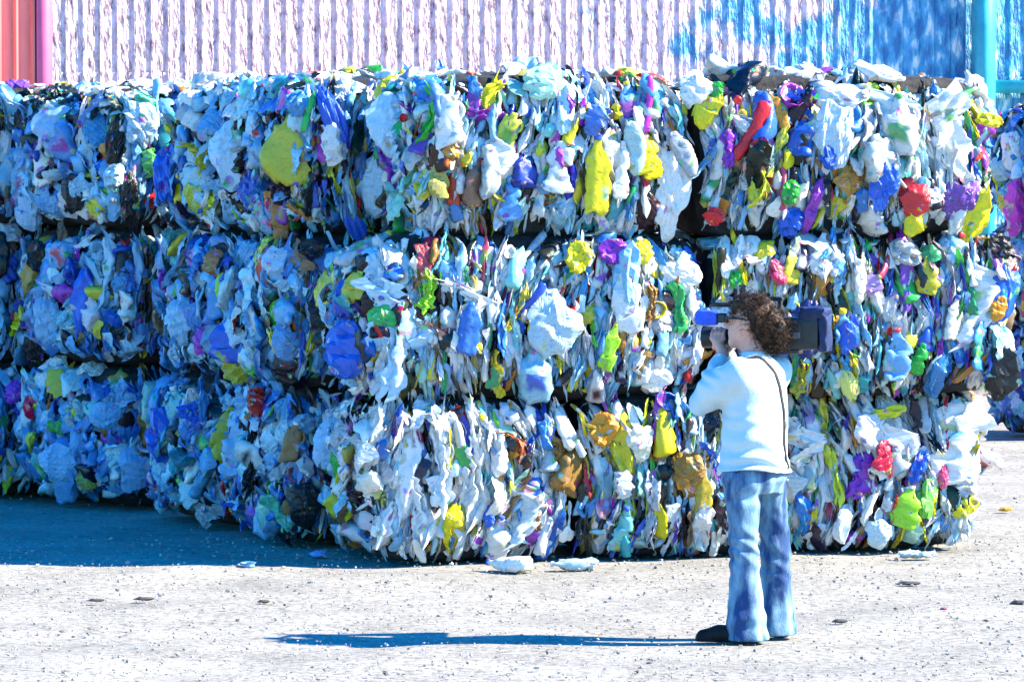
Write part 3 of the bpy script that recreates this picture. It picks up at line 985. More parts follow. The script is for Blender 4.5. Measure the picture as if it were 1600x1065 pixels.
Yl, Ol, Bl, Nv, Pb, Wh, Gr, Li, Rd, Pu, Mg, Or, Br, Mi, Bk = ((.80, .70, .02), (.52, .50, .04), (.02, .12, .62), (.015, .025, .14), (.45, .66, .80), (.82, .82, .80),
    (.03, .42, .05), (.35, .72, .03), (.68, .02, .03), (.24, .03, .46), (.62, .05, .52), (.72, .30, .02), (.34, .17, .05), (.45, .76, .62), (.012, .012, .014))
bt, jg, bg, sh, tb, wd, st = 'plastic_bottle', 'plastic_jug', 'plastic_film', 'plastic_fold', 'plastic_tub', 'plastic_wad', 'plastic_strip'
FEATURES = [
    # top row
    (wd, 592, 138, 48, 46, Yl, 20, 'yellow crumpled bag'), (jg, 452, 232, 72, 100, Ol, 8, 'large olive yellow jug'), (bg, 372, 240, 95, 105, Pb, 0, 'large pale blue bag'),
    (wd, 520, 222, 46, 70, Wh, 0), (bg, 622, 195, 100, 105, Pb, 0, 'pale blue sheet bag'), (tb, 638, 184, 15, 15, Rd, 0, 'round red lid'),
    (sh, 664, 180, 26, 90, Gr, 18, 'curved dark green sheet'), (jg, 692, 185, 50, 80, Wh, -5, 'white jug'), (sh, 622, 262, 26, 74, Pu, -18, 'purple strip of film'),
    (wd, 850, 126, 62, 56, Mi, 0, 'mint green bag'), (bg, 1062, 296, 80, 150, Wh, 4, 'tall white panel'), (bt, 928, 274, 38, 118, Yl, 4, 'yellow bottle'),
    (bt, 1003, 240, 40, 62, Yl, -10), (wd, 1088, 166, 48, 56, Yl, 25), (wd, 1104, 132, 24, 26, Gr, 20), (st, 1166, 212, 22, 118, Rd, 32, 'long red strip'),
    (st, 1020, 160, 12, 90, Mg, 5, 'thin magenta strip'), (sh, 1125, 232, 22, 54, Pu, -10), (sh, 1266, 172, 28, 70, Bl, -15), (bg, 1376, 282, 66, 86, Bl, 8, 'deep blue bag'),
    (wd, 1230, 300, 36, 40, Gr, 10), (wd, 1098, 346, 28, 30, Rd, 0), (bt, 1438, 336, 28, 64, Yl, 8), (sh, 1188, 292, 28, 76, (.62, .66, .05), 15), (bt, 1215, 170, 16, 60, Or, -25),
    (sh, 1398, 180, 90, 80, (.55, .70, .76), 0), (sh, 1480, 200, 90, 150, Wh, 12), (bg, 1310, 150, 90, 50, Wh, 0), (wd, 276, 272, 52, 84, Bl, 0), (wd, 230, 255, 30, 44, (.12, .5, .12), 0),
    (sh, 228, 165, 26, 56, (.06, .5, .3), -10), (wd, 516, 180, 80, 34, Bl, 70, 'arched blue piece'), (bt, 432, 345, 28, 62, Br, -5), (wd, 352, 121, 32, 24, Pu, 0), (wd, 394, 124, 28, 26, (.16, .08, .5), 0),
    (bg, 90, 200, 90, 80, (.30, .50, .70), 0), (bg, 215, 190, 70, 80, (.55, .72, .82), 0), (wd, 40, 330, 54, 60, (.35, .56, .75), 0), (bg, 590, 290, 100, 100, Pb, 10), (sh, 320, 240, 30, 60, Ol, -30),
    (bt, 800, 310, 34, 70, (.10, .34, .72), 0), (bt, 870, 260, 40, 80, (.7, .74, .76), 5), (sh, 888, 175, 16, 50, Pu, 8), (bt, 970, 265, 24, 90, Wh, 3), (sh, 760, 140, 30, 60, Yl, 35), (wd, 930, 190, 44, 50, (.08, .2, .6), 30),
    (bg, 1300, 210, 60, 110, (.6, .72, .78), 0), (wd, 1292, 248, 34, 36, Bl, 0), (wd, 1230, 355, 50, 50, Bl, 20), (bg, 1065, 130, 60, 60, Wh, 0), (sh, 780, 250, 60, 70, Wh, 0), (bg, 310, 170, 60, 60, Wh, 0),
    (wd, 430, 105, 14, 32, Bl, 30), (sh, 1555, 350, 34, 100, Yl, 20), (sh, 1530, 330, 30, 110, Wh, 16), (bt, 555, 355, 46, 30, Bl, 60),
    # middle row
    (wd, 545, 470, 48, 60, (.02, .06, .40), 0, 'dark blue bag'), (wd, 545, 545, 66, 90, Bl, 0), (wd, 535, 568, 44, 40, Pb, 0), (tb, 546, 477, 12, 12, Rd, 0), (wd, 346, 454, 54, 32, Li, 80, 'lime green piece'),
    (bt, 368, 528, 46, 66, Bl, 5), (sh, 668, 455, 34, 62, Li, 8), (wd, 907, 398, 50, 50, Yl, 15, 'bright yellow wad'), (wd, 965, 391, 62, 40, Pu, 0, 'violet crumpled wrapper'), (wd, 1013, 391, 34, 38, Yl, 0), (tb, 982, 438, 13, 13, Rd, 0),
    (wd, 1212, 426, 32, 40, (.72, .05, .16), -15), (wd, 1138, 432, 36, 24, Gr, 60), (sh, 650, 410, 24, 56, Br, 10), (bg, 1262, 512, 70, 96, Nv, 10, 'dark navy bag'), (wd, 1125, 494, 38, 26, Bl, 90),
    (wd, 1322, 522, 28, 66, Bl, 8), (tb, 1392, 518, 22, 16, Rd, 0), (bt, 1402, 555, 44, 80, (.18, .42, .72), 0), (bt, 1436, 560, 26, 50, Gr, 20), (sh, 1015, 472, 22, 60, Br, 3), (sh, 58, 430, 28, 70, (.5, .28, .05), 12),
    (sh, 140, 470, 36, 110, Bl, 5, 'long blue sheet'), (bt, 92, 598, 34, 48, Ol, -35), (wd, 25, 612, 28, 34, Pu, 0), (wd, 360, 582, 56, 40, Ol, 0), (sh, 440, 545, 26, 60, Yl, -50), (sh, 410, 550, 20, 60, Wh, -45), (bg, 300, 500, 70, 70, (.35, .58, .75), 0),
    (bg, 430, 410, 60, 60, (.42, .62, .78), 0), (sh, 620, 500, 80, 110, Pb, 5), (sh, 600, 560, 40, 130, Pb, 6), (bg, 860, 510, 100, 105, (.45, .60, .68), 0, 'round pale blue bag'), (sh, 745, 470, 60, 60, Wh, 0), (sh, 1070, 480, 30, 70, (.05, .45, .12), 0),
    (bt, 975, 470, 36, 90, Wh, -10), (sh, 1545, 470, 90, 130, Wh, 0), (wd, 1570, 480, 26, 40, Or, 20), (sh, 1250, 590, 26, 60, (.5, .42, .03), 8), (bg, 1075, 430, 90, 60, Wh, 0), (wd, 1325, 600, 46, 26, (.75, .75, .2), 80), (bg, 1040, 600, 70, 40, Wh, 0),
    (sh, 170, 420, 26, 110, (.4, .6, .75), 4), (sh, 210, 430, 20, 120, (.2, .4, .6), 3), (bg, 80, 500, 60, 80, (.3, .5, .7), 0), (bt, 950, 540, 20, 70, Li, 14), (wd, 1360, 445, 30, 30, (.5, .3, .6), 0),
    # bottom row
    (wd, 940, 667, 54, 52, Or, 15, 'bright orange piece'), (sh, 880, 692, 30, 58, Br, -12), (sh, 810, 692, 24, 54, (.45, .10, .03), -25), (wd, 257, 682, 68, 82, Bl, 0, 'large blue bag'), (jg, 342, 672, 44, 80, Ol, 12, 'olive jug'),
    (sh, 300, 650, 40, 50, Bl, -40), (jg, 452, 688, 34, 60, Br, 12), (bt, 382, 700, 50, 90, (.28, .50, .74), 5), (wd, 1384, 646, 24, 62, Yl, 75), (sh, 1392, 694, 82, 96, Wh, 0, 'large white sheet'), (sh, 1340, 742, 32, 68, Pu, 10), (wd, 1432, 728, 32, 56, Bl, 25),
    (bt, 1412, 792, 34, 66, Li, 10), (wd, 1475, 745, 16, 34, (.7, .08, .2), 0), (wd, 1521, 795, 26, 46, Yl, 60), (sh, 1306, 742, 22, 84, (.6, .7, .05), -8), (bt, 711, 806, 18, 30, Yl, 0), (wd, 762, 805, 22, 34, Bl, 0),
    (bg, 472, 790, 60, 76, Bk, 0, 'black bag'), (bt, 1094, 772, 26, 68, (.52, .38, .03), 6), (bg, 110, 720, 70, 60, (.3, .52, .75), 0), (bg, 200, 740, 60, 70, (.26, .46, .72), 0), (bg, 520, 700, 70, 90, (.36, .56, .76), 0), (sh, 640, 740, 40, 160, Wh, 6),
    (sh, 690, 720, 40, 150, Wh, -4), (sh, 740, 760, 34, 140, (.7, .7, .66), 5), (sh, 610, 780, 34, 140, Wh, 14), (sh, 660, 800, 30, 110, Wh, -6), (sh, 1260, 690, 60, 70, Wh, 0), (sh, 1490, 690, 80, 120, Wh, 8), (bg, 1370, 830, 44, 50, (.55, .72, .80), 0), (wd, 1445, 780, 40, 60, (.2, .6, .1), 12),
    (sh, 830, 800, 70, 100, (.6, .66, .68), 0), (bg, 1000, 690, 60, 60, (.75, .74, .6), 0), (sh, 440, 800, 30, 60, (.1, .5, .3), -30),
    (bg, 172, 215, 44, 120, Bk, 4), (bg, 192, 320, 46, 100, Bk, -6), (sh, 226, 440, 24, 110, Bk, 4), (bg, 120, 300, 40, 60, Bk, 0), (sh, 404, 720, 26, 110, Bk, 3), (wd, 250, 350, 40, 40, Bk, 0), (wd, 60, 400, 40, 50, Bk, 0), (bg, 30, 560, 40, 70, Bk, 0), (wd, 480, 380, 50, 30, Bk, 0),  # black pieces added to paint in shaded cracks around the left columns
    # stack behind
    (wd, 1572, 182, 28, 44, Yl, 100, 'yellow bag'), (wd, 1590, 322, 42, 90, Mg, 8, 'magenta sheet'), (bg, 1585, 235, 40, 70, Wh, 0), (bg, 1588, 450, 60, 90, Bl, 0), (wd, 1585, 160, 50, 24, Bk, 0), (wd, 1590, 590, 50, 80, Bk, 0), (wd, 1588, 380, 50, 40, Bk, 0),  # blue film and lower black wads stand in for shade on this stack
]
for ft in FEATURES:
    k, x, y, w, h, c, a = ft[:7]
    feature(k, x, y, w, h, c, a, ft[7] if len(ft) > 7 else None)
#PERSON
# ------------------------------------------------------------------ the photographer
def surface_nets(D, org, h):
    ins = D < 0
    c = [(i, j, k) for i in (0, 1) for j in (0, 1) for k in (0, 1)]
    nx, ny, nz = (np.array(D.shape) - 1)
    sub = lambda A, t: A[t[0]:t[0] + nx, t[1]:t[1] + ny, t[2]:t[2] + nz]
    cnt = sum(sub(ins, t).astype(np.int8) for t in c)
    mask = (cnt > 0) & (cnt < 8)
    ids = np.argwhere(mask)
    vals = np.stack([D[ids[:, 0] + t[0], ids[:, 1] + t[1], ids[:, 2] + t[2]] for t in c], 1)
    cc = np.array(c, float)
    P = np.zeros((len(ids), 3)); n = np.zeros(len(ids))
    for a in range(8):
        for b in range(a + 1, 8):
            if np.abs(cc[a] - cc[b]).sum() != 1: continue
            v0, v1 = vals[:, a], vals[:, b]
            x = (v0 < 0) != (v1 < 0)
            t = np.where(x, v0 / np.where(x, v0 - v1, 1), 0)
            P += np.where(x[:, None], cc[a] + (cc[b] - cc[a]) * t[:, None], 0)
            n += x
    V = (ids + P / n[:, None]) * h + org
    idx = np.full(mask.shape, -1, np.int64); idx[mask] = np.arange(len(ids))
    Fs = []
    for ax in range(3):
        o1, o2 = (ax + 1) % 3, (ax + 2) % 3
        sl = [slice(1, -1)] * 3; sl[ax] = slice(0, -1)
        sh = list(sl); sh[ax] = slice(1, None)
        A, B = ins[tuple(sl)], ins[tuple(sh)]
        e = np.argwhere(A != B)
        e[:, o1] += 1; e[:, o2] += 1
        flip = A[A != B]
        q = []
        for d1, d2 in ((-1, -1), (0, -1), (0, 0), (-1, 0)):
            g = e.copy(); g[:, o1] += d1; g[:, o2] += d2
            q.append(idx[g[:, 0], g[:, 1], g[:, 2]])
        q = np.stack(q, 1)
        q[~flip] = q[~flip][:, ::-1]
        Fs.append(q)
    F = np.concatenate(Fs)
    return V, F[(F >= 0).all(1)]


class Field:
    def __init__(s, lo, hi, h):
        s.lo, s.h = np.array(lo, float), h
        ax = [np.arange(l, u, h) for l, u in zip(lo, hi)]
        s.P = np.stack(np.meshgrid(*ax, indexing='ij'), -1)
        s.D = np.full(s.P.shape[:3], 1.0)

    def region(s, lo, hi):
        a = np.clip(((np.array(lo) - s.lo) / s.h).astype(int), 0, s.D.shape)
        b = np.clip(((np.array(hi) - s.lo) / s.h).astype(int) + 2, 0, s.D.shape)
        return tuple(slice(i, j) for i, j in zip(a, b))

    def blend(s, r, d, k):
        A = s.D[r]
        if k > 0:
            hh = np.clip(.5 + .5 * (A - d) / k, 0, 1)
            s.D[r] = A * (1 - hh) + d * hh - k * hh * (1 - hh)
        else:
            s.D[r] = np.minimum(A, d)

    def cone(s, a, b, ra, rb, k=.02):
        a, b = np.array(a, float), np.array(b, float)
        m = max(ra, rb) + k * 2 + .03
        r = s.region(np.minimum(a, b) - m, np.maximum(a, b) + m)
        X = s.P[r]; ab = b - a
        t = np.clip(((X - a) @ ab) / max(ab @ ab, 1e-9), 0, 1)
        d = np.linalg.norm(X - a - t[..., None] * ab, axis=-1) - (ra + (rb - ra) * t)
        s.blend(r, d, k)

    def chain(s, pts, rad, k=.02):
        for i in range(len(pts) - 1): s.cone(pts[i], pts[i + 1], rad[i], rad[i + 1], k)

    def ell(s, c, rx, ry, rz, fwd=(1, 0), k=.02, cut=0):
        """ellipsoid; rx along fwd, ry across, rz up"""
        c = np.array(c, float); m = max(rx, ry, rz) + k * 2 + .03
        r = s.region(c - m, c + m); X = s.P[r] - c
        f = np.array((fwd[0], fwd[1], 0), float); f /= np.linalg.norm(f); l = np.array((-f[1], f[0], 0))
        q = np.stack([X @ f / rx, X @ l / ry, X[..., 2] / rz], -1)
        n = np.linalg.norm(q, axis=-1)
        d = (n - 1) * min(rx, ry, rz)
        if cut: s.D[r] = np.maximum(s.D[r], -d)
        else: s.blend(r, d, k)

    def column(s, keys, fwd, k=.03):
        """stack of ellipses: (z, cx, cy, r_forward, r_across)"""
        K = np.array(keys, float); K = K[K[:, 0].argsort()]
        z = s.P[..., 2]
        zc = np.clip(z, K[0, 0], K[-1, 0])
        g = [np.interp(zc, K[:, 0], K[:, i]) for i in range(1, 5)]
        f = np.array(fwd) / np.linalg.norm(fwd)
        X, Y = s.P[..., 0] - g[0], s.P[..., 1] - g[1]
        a, b = X * f[0] + Y * f[1], -X * f[1] + Y * f[0]
        m = np.minimum(g[2], g[3])
        d = (np.sqrt((a / g[2]) ** 2 + (b / g[3]) ** 2) - 1) * m
        d = np.maximum(d, np.abs(z - zc) - .0 + np.where(np.abs(z - zc) > 0, np.maximum(d, 0) * .3, -1))
        s.blend((slice(None),) * 3, d, k)

    def mesh(s, name, mat, smooth=True):
        V, F = surface_nets(s.D, s.lo, s.h)
        return mesh_np(name, V, F, [mat], smooth=smooth)


def nz(P, seed, freq, n=4):
    r = np.random.default_rng(seed)
    o = 0
    for i in range(n):
        k = r.normal(size=3); k = k / np.linalg.norm(k) * freq * r.uniform(.7, 1.4)
        o = o + np.sin(P @ k + r.uniform(0, 6.28) + 1.3 * np.sin(P @ (k[[1, 2, 0]] * .6) + r.uniform(0, 6)))
    return o / n


def make_person():
    A3 = np.array
    foot = ground_at(1176, 999)
    F2 = A3((-.82, .574)); F2 /= np.linalg.norm(F2)
    Fw = A3((F2[0], F2[1], 0)); Lf = A3((-F2[1], F2[0], 0)) * 1.0
    if Lf[1] > 0: Lf = -Lf
    Up = A3((0, 0, 1.0))
    hd = A3((-.95, .31)); hd /= np.linalg.norm(hd)
    H = A3((hd[0], hd[1], 0)); HL = A3((hd[1], -hd[0], 0))
    if HL[1] > 0: HL = -HL
    t = thing('person', 'photographer in a pale blue top and flared jeans aiming a camera at the bales', 'person', (foot[0], foot[1], 0.0))

    skin = simple('skin', (0.58, 0.28, 0.21), .5, (0.66, 0.34, 0.26), 14.0, .1, 90)
    shirtm = simple('pale_blue_cotton', (0.44, 0.56, 0.61), .85, (0.52, 0.63, 0.66), 5.0, .25, 70)
    jeanm = simple('blue_denim', (0.010, 0.045, 0.15), .8, (0.27, 0.47, 0.56), 5.5, .35, 130, stretch=(1.6, 1.6, .55), lo=.40, hi=.68)  # denim tones spread wide, painting in some highlight and shade
    shoem = simple('black_leather', (0.008, 0.007, 0.007), .6, (0.016, 0.015, 0.014), 10, .1, spec=.15)
    hairm = simple('dark_brown_hair', (0.012, 0.006, 0.004), .55, (0.055, 0.028, 0.015), 10.0, 0, spec=.25)
    blackm = simple('black_plastic', (0.012, 0.012, 0.014), .38, (0.02, 0.02, 0.022), 20, .1, 90)
    glassm = simple('dark_lens', (0.008, 0.008, 0.01), .08, spec=.7)
    lensm = simple('lens_glass', (0.02, 0.02, 0.05), .05, spec=.8)
    strapm = simple('black_webbing', (0.018, 0.018, 0.02), .8)

    # joints
    hipL, hipR = A3((0, 0, .86)) + Lf * .088, A3((0, 0, .86)) - Lf * .088
    knL, knR = A3((-.050, -.100, .46)), A3((.112, .095, .46))
    anL, anR = A3((-.036, -.12, .09)), A3((.118, .115, .09))
    shL, shR = A3((.005, .0, 1.285)) + Lf * .165, A3((.005, 0, 1.285)) - Lf * .165
    elL, elR = A3((-.245, .010, 1.125)), A3((-.05, .34, 1.12))
    wrL, wrR = A3((-.135, .150, 1.352)), A3((-.110, .285, 1.37))
    headc = A3((-.022, .03, 1.505))
    neck0 = A3((.012, .012, 1.33))
    CAMC = headc - HL * .150; CAMC[2] = 1.462          # axis of the camera on her far shoulder
    LENS = CAMC + H * .175 - Up * .036

    # ---- continuous body
    B = Field((-.36, -.30, -.01), (.26, .42, 1.66), .0055)
    B.column([(.80, 0, 0, .10, .135), (.95, 0, 0, .10, .125), (1.08, .005, 0, .105, .130), (1.2, 0, 0, .115, .150), (1.29, .005, 0, .09, .15), (1.335, .01, .01, .055, .07)], F2)
    B.chain([neck0 - Up * .04, headc + A3((.012, 0, -.05))], [.058, .052], .03)
    # head: skull, jaw, chin, brow, nose, lips, ears
    B.ell(headc + Up * .03 - H * .005, .098, .078, .098, hd, .02)
    B.ell(headc + H * .025 - Up * .045, .070, .060, .078, hd, .03)
    B.ell(headc + H * .072 - Up * .098, .024, .026, .022, hd, .025)
    B.cone(headc + H * .085 + Up * .022, headc + H * .112 - Up * .018, .008, .0125, .012)
    B.cone(headc + H * .104 - Up * .022 - HL * .009, headc + H * .104 - Up * .022 + HL * .009, .009, .009, .008)
    B.cone(headc + H * .088 - Up * .052 - HL * .018, headc + H * .088 - Up * .052 + HL * .018, .007, .007, .006)
    B.cone(headc + H * .086 - Up * .064 - HL * .014, headc + H * .086 - Up * .064 + HL * .014, .008, .008, .006)
    B.cone(headc + H * .082 + Up * .034 - HL * .04, headc + H * .082 + Up * .034 + HL * .04, .013, .013, .015)
    for sg in (-1, 1):
        e = headc + HL * .074 * sg - H * .008
        B.ell(e, .022, .010, .032, hd, .008)
        B.ell(e + HL * .010 * sg - H * .002, .012, .007, .020, hd, 0, cut=1)
        B.ell(headc + H * .083 + HL * .031 * sg + Up * .012, .012, .013, .010, hd, .004)
    # arms
    for sh, el, wr in ((shL, elL, wrL), (shR, elR, wrR)):
        B.chain([sh, el], [.052, .040], .03)
        B.chain([el, el * .6 + wr * .4, wr], [.040, .038, .026], .015)
    # legs and feet
    for hp, kn, an, fd in ((hipL, knL, anL, A3((-.96, .05, 0))), (hipR, knR, anR, A3((-.62, .78, 0)))):
        B.chain([hp - Up * .06, kn], [.066, .056], .03)
        B.chain([kn, kn * .65 + an * .35, an], [.056, .054, .036], .02)
        B.chain([an, an + fd * .03 - Up * .045, an + fd * .14 - Up * .055], [.036, .034, .026], .02)

    # hands: palm, four fingers, thumb
    def hand(wr, palm, tips, thumb, rk=.0088):
        B.cone(wr, palm[0], .026, .022, .012)
        for p in palm: B.cone(palm[0], p, .021, .013, .008)
        for q, pts in zip(palm[1:], tips):
            B.chain([q] + pts, [.0105, rk, rk * .9, rk * .78][:len(pts) + 1], .003)
        B.chain(thumb, [.014, .011, .009], .005)
    # left hand on the focus ring, fingers over the barrel and thumb below
    pl = LENS + HL * .058 - Up * .022
    kn = [pl + Up * .020 + H * (.019 * i - .028) for i in range(4)]
    tips = []
    for i, k0 in enumerate(kn):
        q = (.92, 1.05, 1.0, .82)[i]
        tips.append([k0 - HL * .004 + Up * .026 * q, k0 - HL * .020 + Up * .044 * q, k0 - HL * .040 + Up * .047 * q])
    hand(wrL, [pl] + kn, tips, [pl - Up * .006 + H * .012, pl - HL * .018 - Up * .026 + H * .022, pl - HL * .044 - Up * .032 + H * .026])
    # right hand through the grip on the far side of the lens
    pr = LENS - HL * .062 - H * .02
    kn = [pr + H * .024 + Up * (.028 - .019 * i) for i in range(4)]
    tips = [[k0 + H * .024 - HL * .002, k0 + H * .032 + HL * .014, k0 + H * .030 + HL * .026] for k0 in kn]
    hand(wrR, [pr] + kn, tips, [pr + Up * .02, pr + Up * .036 + H * .014, pr + Up * .042 + H * .036])
    obj('body', B.mesh('body', skin), t)

    # ---- top: torso and long sleeves with folds
    T = Field((-.36, -.32, .76), (.28, .44, 1.42), .0055)
    T.column([(.780, .004, 0, .172, .196), (.87, .004, 0, .156, .182), (.98, .008, 0, .146, .172), (1.10, .008, 0, .146, .176), (1.20, .004, 0, .142, .184), (1.27, .008, 0, .118, .185),
              (1.315, .012, .006, .085, .150), (1.345, .012, .010, .064, .085), (1.372, .008, .012, .054, .064)], F2, .03)
    for sh, el, wr in ((shL, elL, wrL), (shR, elR, wrR)):
        T.chain([sh + A3((.01, 0, -.02)), sh * .5 + el * .5, el], [.083, .072, .060], .045)
        T.chain([el, el * .5 + wr * .5, el * .14 + wr * .86], [.060, .050, .037], .02)
    P = T.P
    fold = np.sin(P[..., 2] * 88 + 9 * P[..., 0] + 1.8 * np.sin(P[..., 0] * 17 + P[..., 1] * 11) + 1.5 * np.sin(P[..., 2] * 23))
    low = np.clip((1.16 - P[..., 2]) / .3, 0, 1)
    arm = np.clip((-.12 - P[..., 0]) / .1, 0, 1)
    T.D += -.009 * fold * low * (.5 + .5 * np.sin(P[..., 0] * 13 + P[..., 2] * 9)) - .006 * nz(P, 3, 26) - .005 * arm * np.sin(P[..., 2] * 60 + P[..., 0] * 50 + 2 * np.sin(P[..., 2] * 30))
    T.D = np.maximum(T.D, .806 + .012 * np.sin(P[..., 0] * 14 + 2) - P[..., 2])
    # open the neckline
    q = np.linalg.norm((P - A3((-.004, .014, 1.375))) * A3((1, 1, 1.0)), axis=-1)
    T.D = np.maximum(T.D, -(q - .050))
    obj('top', T.mesh('top', shirtm), t)

    # ---- jeans
    J = Field((-.24, -.30, 0.0), (.28, .32, .90), .0055)
    J.column([(.70, .008, 0, .118, .160), (.76, .010, 0, .142, .178), (.84, .006, 0, .138, .172), (.88, .004, 0, .130, .162)], F2, .03)
    def leg(hp, kn, an, sw):
        pts = [hp - Up * .10, hp * .5 + kn * .5, kn, kn * .55 + an * .45, an * 1.0 + A3((0, 0, .02)), an * A3((1, 1, 0)) + A3((sw, 0, .022))]
        J.chain(pts, [.104, .082, .069, .072, .088, .098], .012)
    leg(hipL, knL, anL, .006)
    leg(hipR, knR, anR, .004)
    P = J.P
    kz = np.exp(-((P[..., 2] - .44) / .14) ** 2)
    hz = np.exp(-((P[..., 2] - .70) / .08) ** 2)
    az = np.exp(-((P[..., 2] - .10) / .10) ** 2)
    dg = np.sin(P[..., 2] * 75 + P[..., 0] * 48 + 1.7 * np.sin(P[..., 2] * 19 + P[..., 1] * 16))
    dg2 = np.sin(P[..., 2] * 62 - P[..., 0] * 30 + 2 * np.sin(P[..., 0] * 20))
    lg = np.sin(P[..., 0] * 70 + P[..., 1] * 30 + P[..., 2] * 9)
    J.D += -.0055 * dg * kz - .005 * dg2 * hz - .0035 * lg * np.clip(1 - kz, 0, 1) - .0035 * dg2 * az - .003 * nz(P, 8, 30)
    J.D = np.maximum(J.D, .014 - P[..., 2])
    je = obj('jeans', J.mesh('jeans', jeanm), t)

    # ---- shoes
    for an, fd, nm in ((anL, A3((-.985, .17, 0)), 'shoe'), (anR, A3((-.62, .78, 0)), 'shoe')):
        o0 = an * A3((1, 1, 0))
        lo = o0 + A3((-.26, -.12, 0.0)); hi = o0 + A3((.16, .26, .12))
        Sx = Field(lo, hi, .005)
        Sx.chain([o0 - fd * .025 + Up * .040, o0 + fd * .05 + Up * .045], [.043, .042], .02)
        Sx.chain([o0 + fd * .05 + Up * .042, o0 + fd * .13 + Up * .036, o0 + fd * .205 + Up * .028], [.043, .043, .032], .02)
        Sx.cone(o0 - fd * .035 + Up * .02, o0 + fd * .21 + Up * .012, .036, .034, .01)
        Sx.D = np.maximum(Sx.D, .003 - Sx.P[..., 2])
        sm = obj('shoe', Sx.mesh('shoe', shoem), t)

    # ---- hair: a windblown curly mass, then loose curls over it
    Hh = Field((-.18, -.20, 1.26), (.28, .24, 1.69), .006)
    blobs = [(-.045, .02, 1.585, .070), (.005, .025, 1.580, .082), (.055, .02, 1.555, .086), (.085, .02, 1.50, .082), (.075, .02, 1.445, .068), (.118, .02, 1.50, .066), (.125, .02, 1.44, .050),
             (.10, .015, 1.41, .05), (.02, -.04, 1.55, .062), (.045, -.045, 1.49, .05), (.01, .085, 1.55, .06), (.07, .07, 1.45, .05)]
    blobs = [(x * .90 - .012, .02 + (y - .02) * .85, 1.50 + (z - 1.50) * .93, r * .88) for x, y, z, r in blobs]
    for x, y, z, r in blobs: Hh.ell((x, y, z), r, r * 1.0, r * .92, (1, 0), .025)
    P = Hh.P
    Hh.D += -.011 * nz(P, 5, 85, 5) - .008 * nz(P, 6, 45, 4)
    # leave the cheek, the ear and the face clear
    face = headc + H * .050 - Up * .040 + HL * .045
    Hh.D = np.maximum(Hh.D, -(np.linalg.norm((P - face) * A3((1, .8, 1)), axis=-1) - .068))
    obj('hair', Hh.mesh('hair', hairm), t)
    # curls
    r = np.random.default_rng(21)
    Vs, Fs, n = [], [], 0
    for k in range(1500):
        x, y, z, rr = blobs[r.integers(len(blobs))]
        d = r.normal(size=3); d[1] -= .35; d /= np.linalg.norm(d)
        p0 = A3((x, y, z)) + d * rr * .88
        if np.linalg.norm((p0 - face)) < .075: continue
        L = r.uniform(.04, .085)
        flow = A3((.35, r.normal(0, .4), r.normal(-.05, .6))) + d * .8
        flow /= np.linalg.norm(flow)
        a = np.cross(flow, (0, 0, 1.0)); a /= np.linalg.norm(a); b = np.cross(flow, a)
        m = 11
        s_ = np.linspace(0, 1, m)
        cr, ph, tr = r.uniform(.006, .013), r.uniform(0, 6.28), r.uniform(8, 16)
        C = p0 + np.outer(s_ * L, flow) + np.outer(cr * np.sin(tr * s_ + ph), a) + np.outer(cr * np.cos(tr * s_ + ph), b) - np.outer(s_ ** 2 * L * .25, Up)
        rad = r.uniform(.0012, .0030) * np.clip(1.15 - s_, .15, 1)
        th = np.linspace(0, 2 * np.pi, 4, endpoint=False)
        R_ = np.stack([C + rad[:, None] * (math.cos(q) * A3((0, .7, .7)) + math.sin(q) * A3((.3, -.65, .65))) for q in th])
        Vs.append(R_.reshape(-1, 3)); Fs.append(grid_faces(4, m, True) + n); n += 4 * m
    hc = obj('hair', mesh_np('hair_curls', np.concatenate(Vs), np.concatenate(Fs), [hairm]), t)

    # ---- sunglasses
    Gl = Field((-.17, -.09, 1.47), (.08, .15, 1.56), .0035)
    for sg in (-1, 1):
        c = headc + H * .095 + HL * .033 * sg + Up * .014
        Gl.ell(c, .0075, .029, .021, hd, .002)
        Gl.chain([headc + H * .088 + HL * .066 * sg + Up * .022, headc + H * .03 + HL * .083 * sg + Up * .020, headc - H * .02 + HL * .084 * sg + Up * .012], [.0055, .005, .004], .002)
        Gl.cone(c + Up * .014, headc + H * .088 + HL * .066 * sg + Up * .022, .005, .005, .003)
    Gl.cone(headc + H * .102 - HL * .02 + Up * .02, headc + H * .102 + HL * .02 + Up * .02, .004, .004, .002)
    obj('sunglasses', Gl.mesh('sunglasses', glassm), t)

    # ---- bag strap: from the near side of the neck, over the back, to the far hip
    from math import sin
    pts = [A3((-.055, -.03, 1.36)), A3((.0, -.055, 1.382)), A3((.045, -.048, 1.36))]
    path = [(-.04, -.10, 1.335), (.015, -.085, 1.365), (.055, -.075, 1.345), (.095, -.080, 1.29), (.126, -.082, 1.21), (.146, -.080, 1.12), (.156, -.075, 1.03), (.158, -.07, .95), (.158, -.066, .86), (.160, -.062, .82)]
    K = A3(path)
    tt = np.linspace(0, len(K) - 1, 46)
    C = np.stack([np.interp(tt, np.arange(len(K)), K[:, i]) for i in range(3)], 1)
    # press the strap on to the cloth
    ii = np.clip(((C - T.lo) / T.h).round().astype(int), 1, np.array(T.D.shape) - 2)
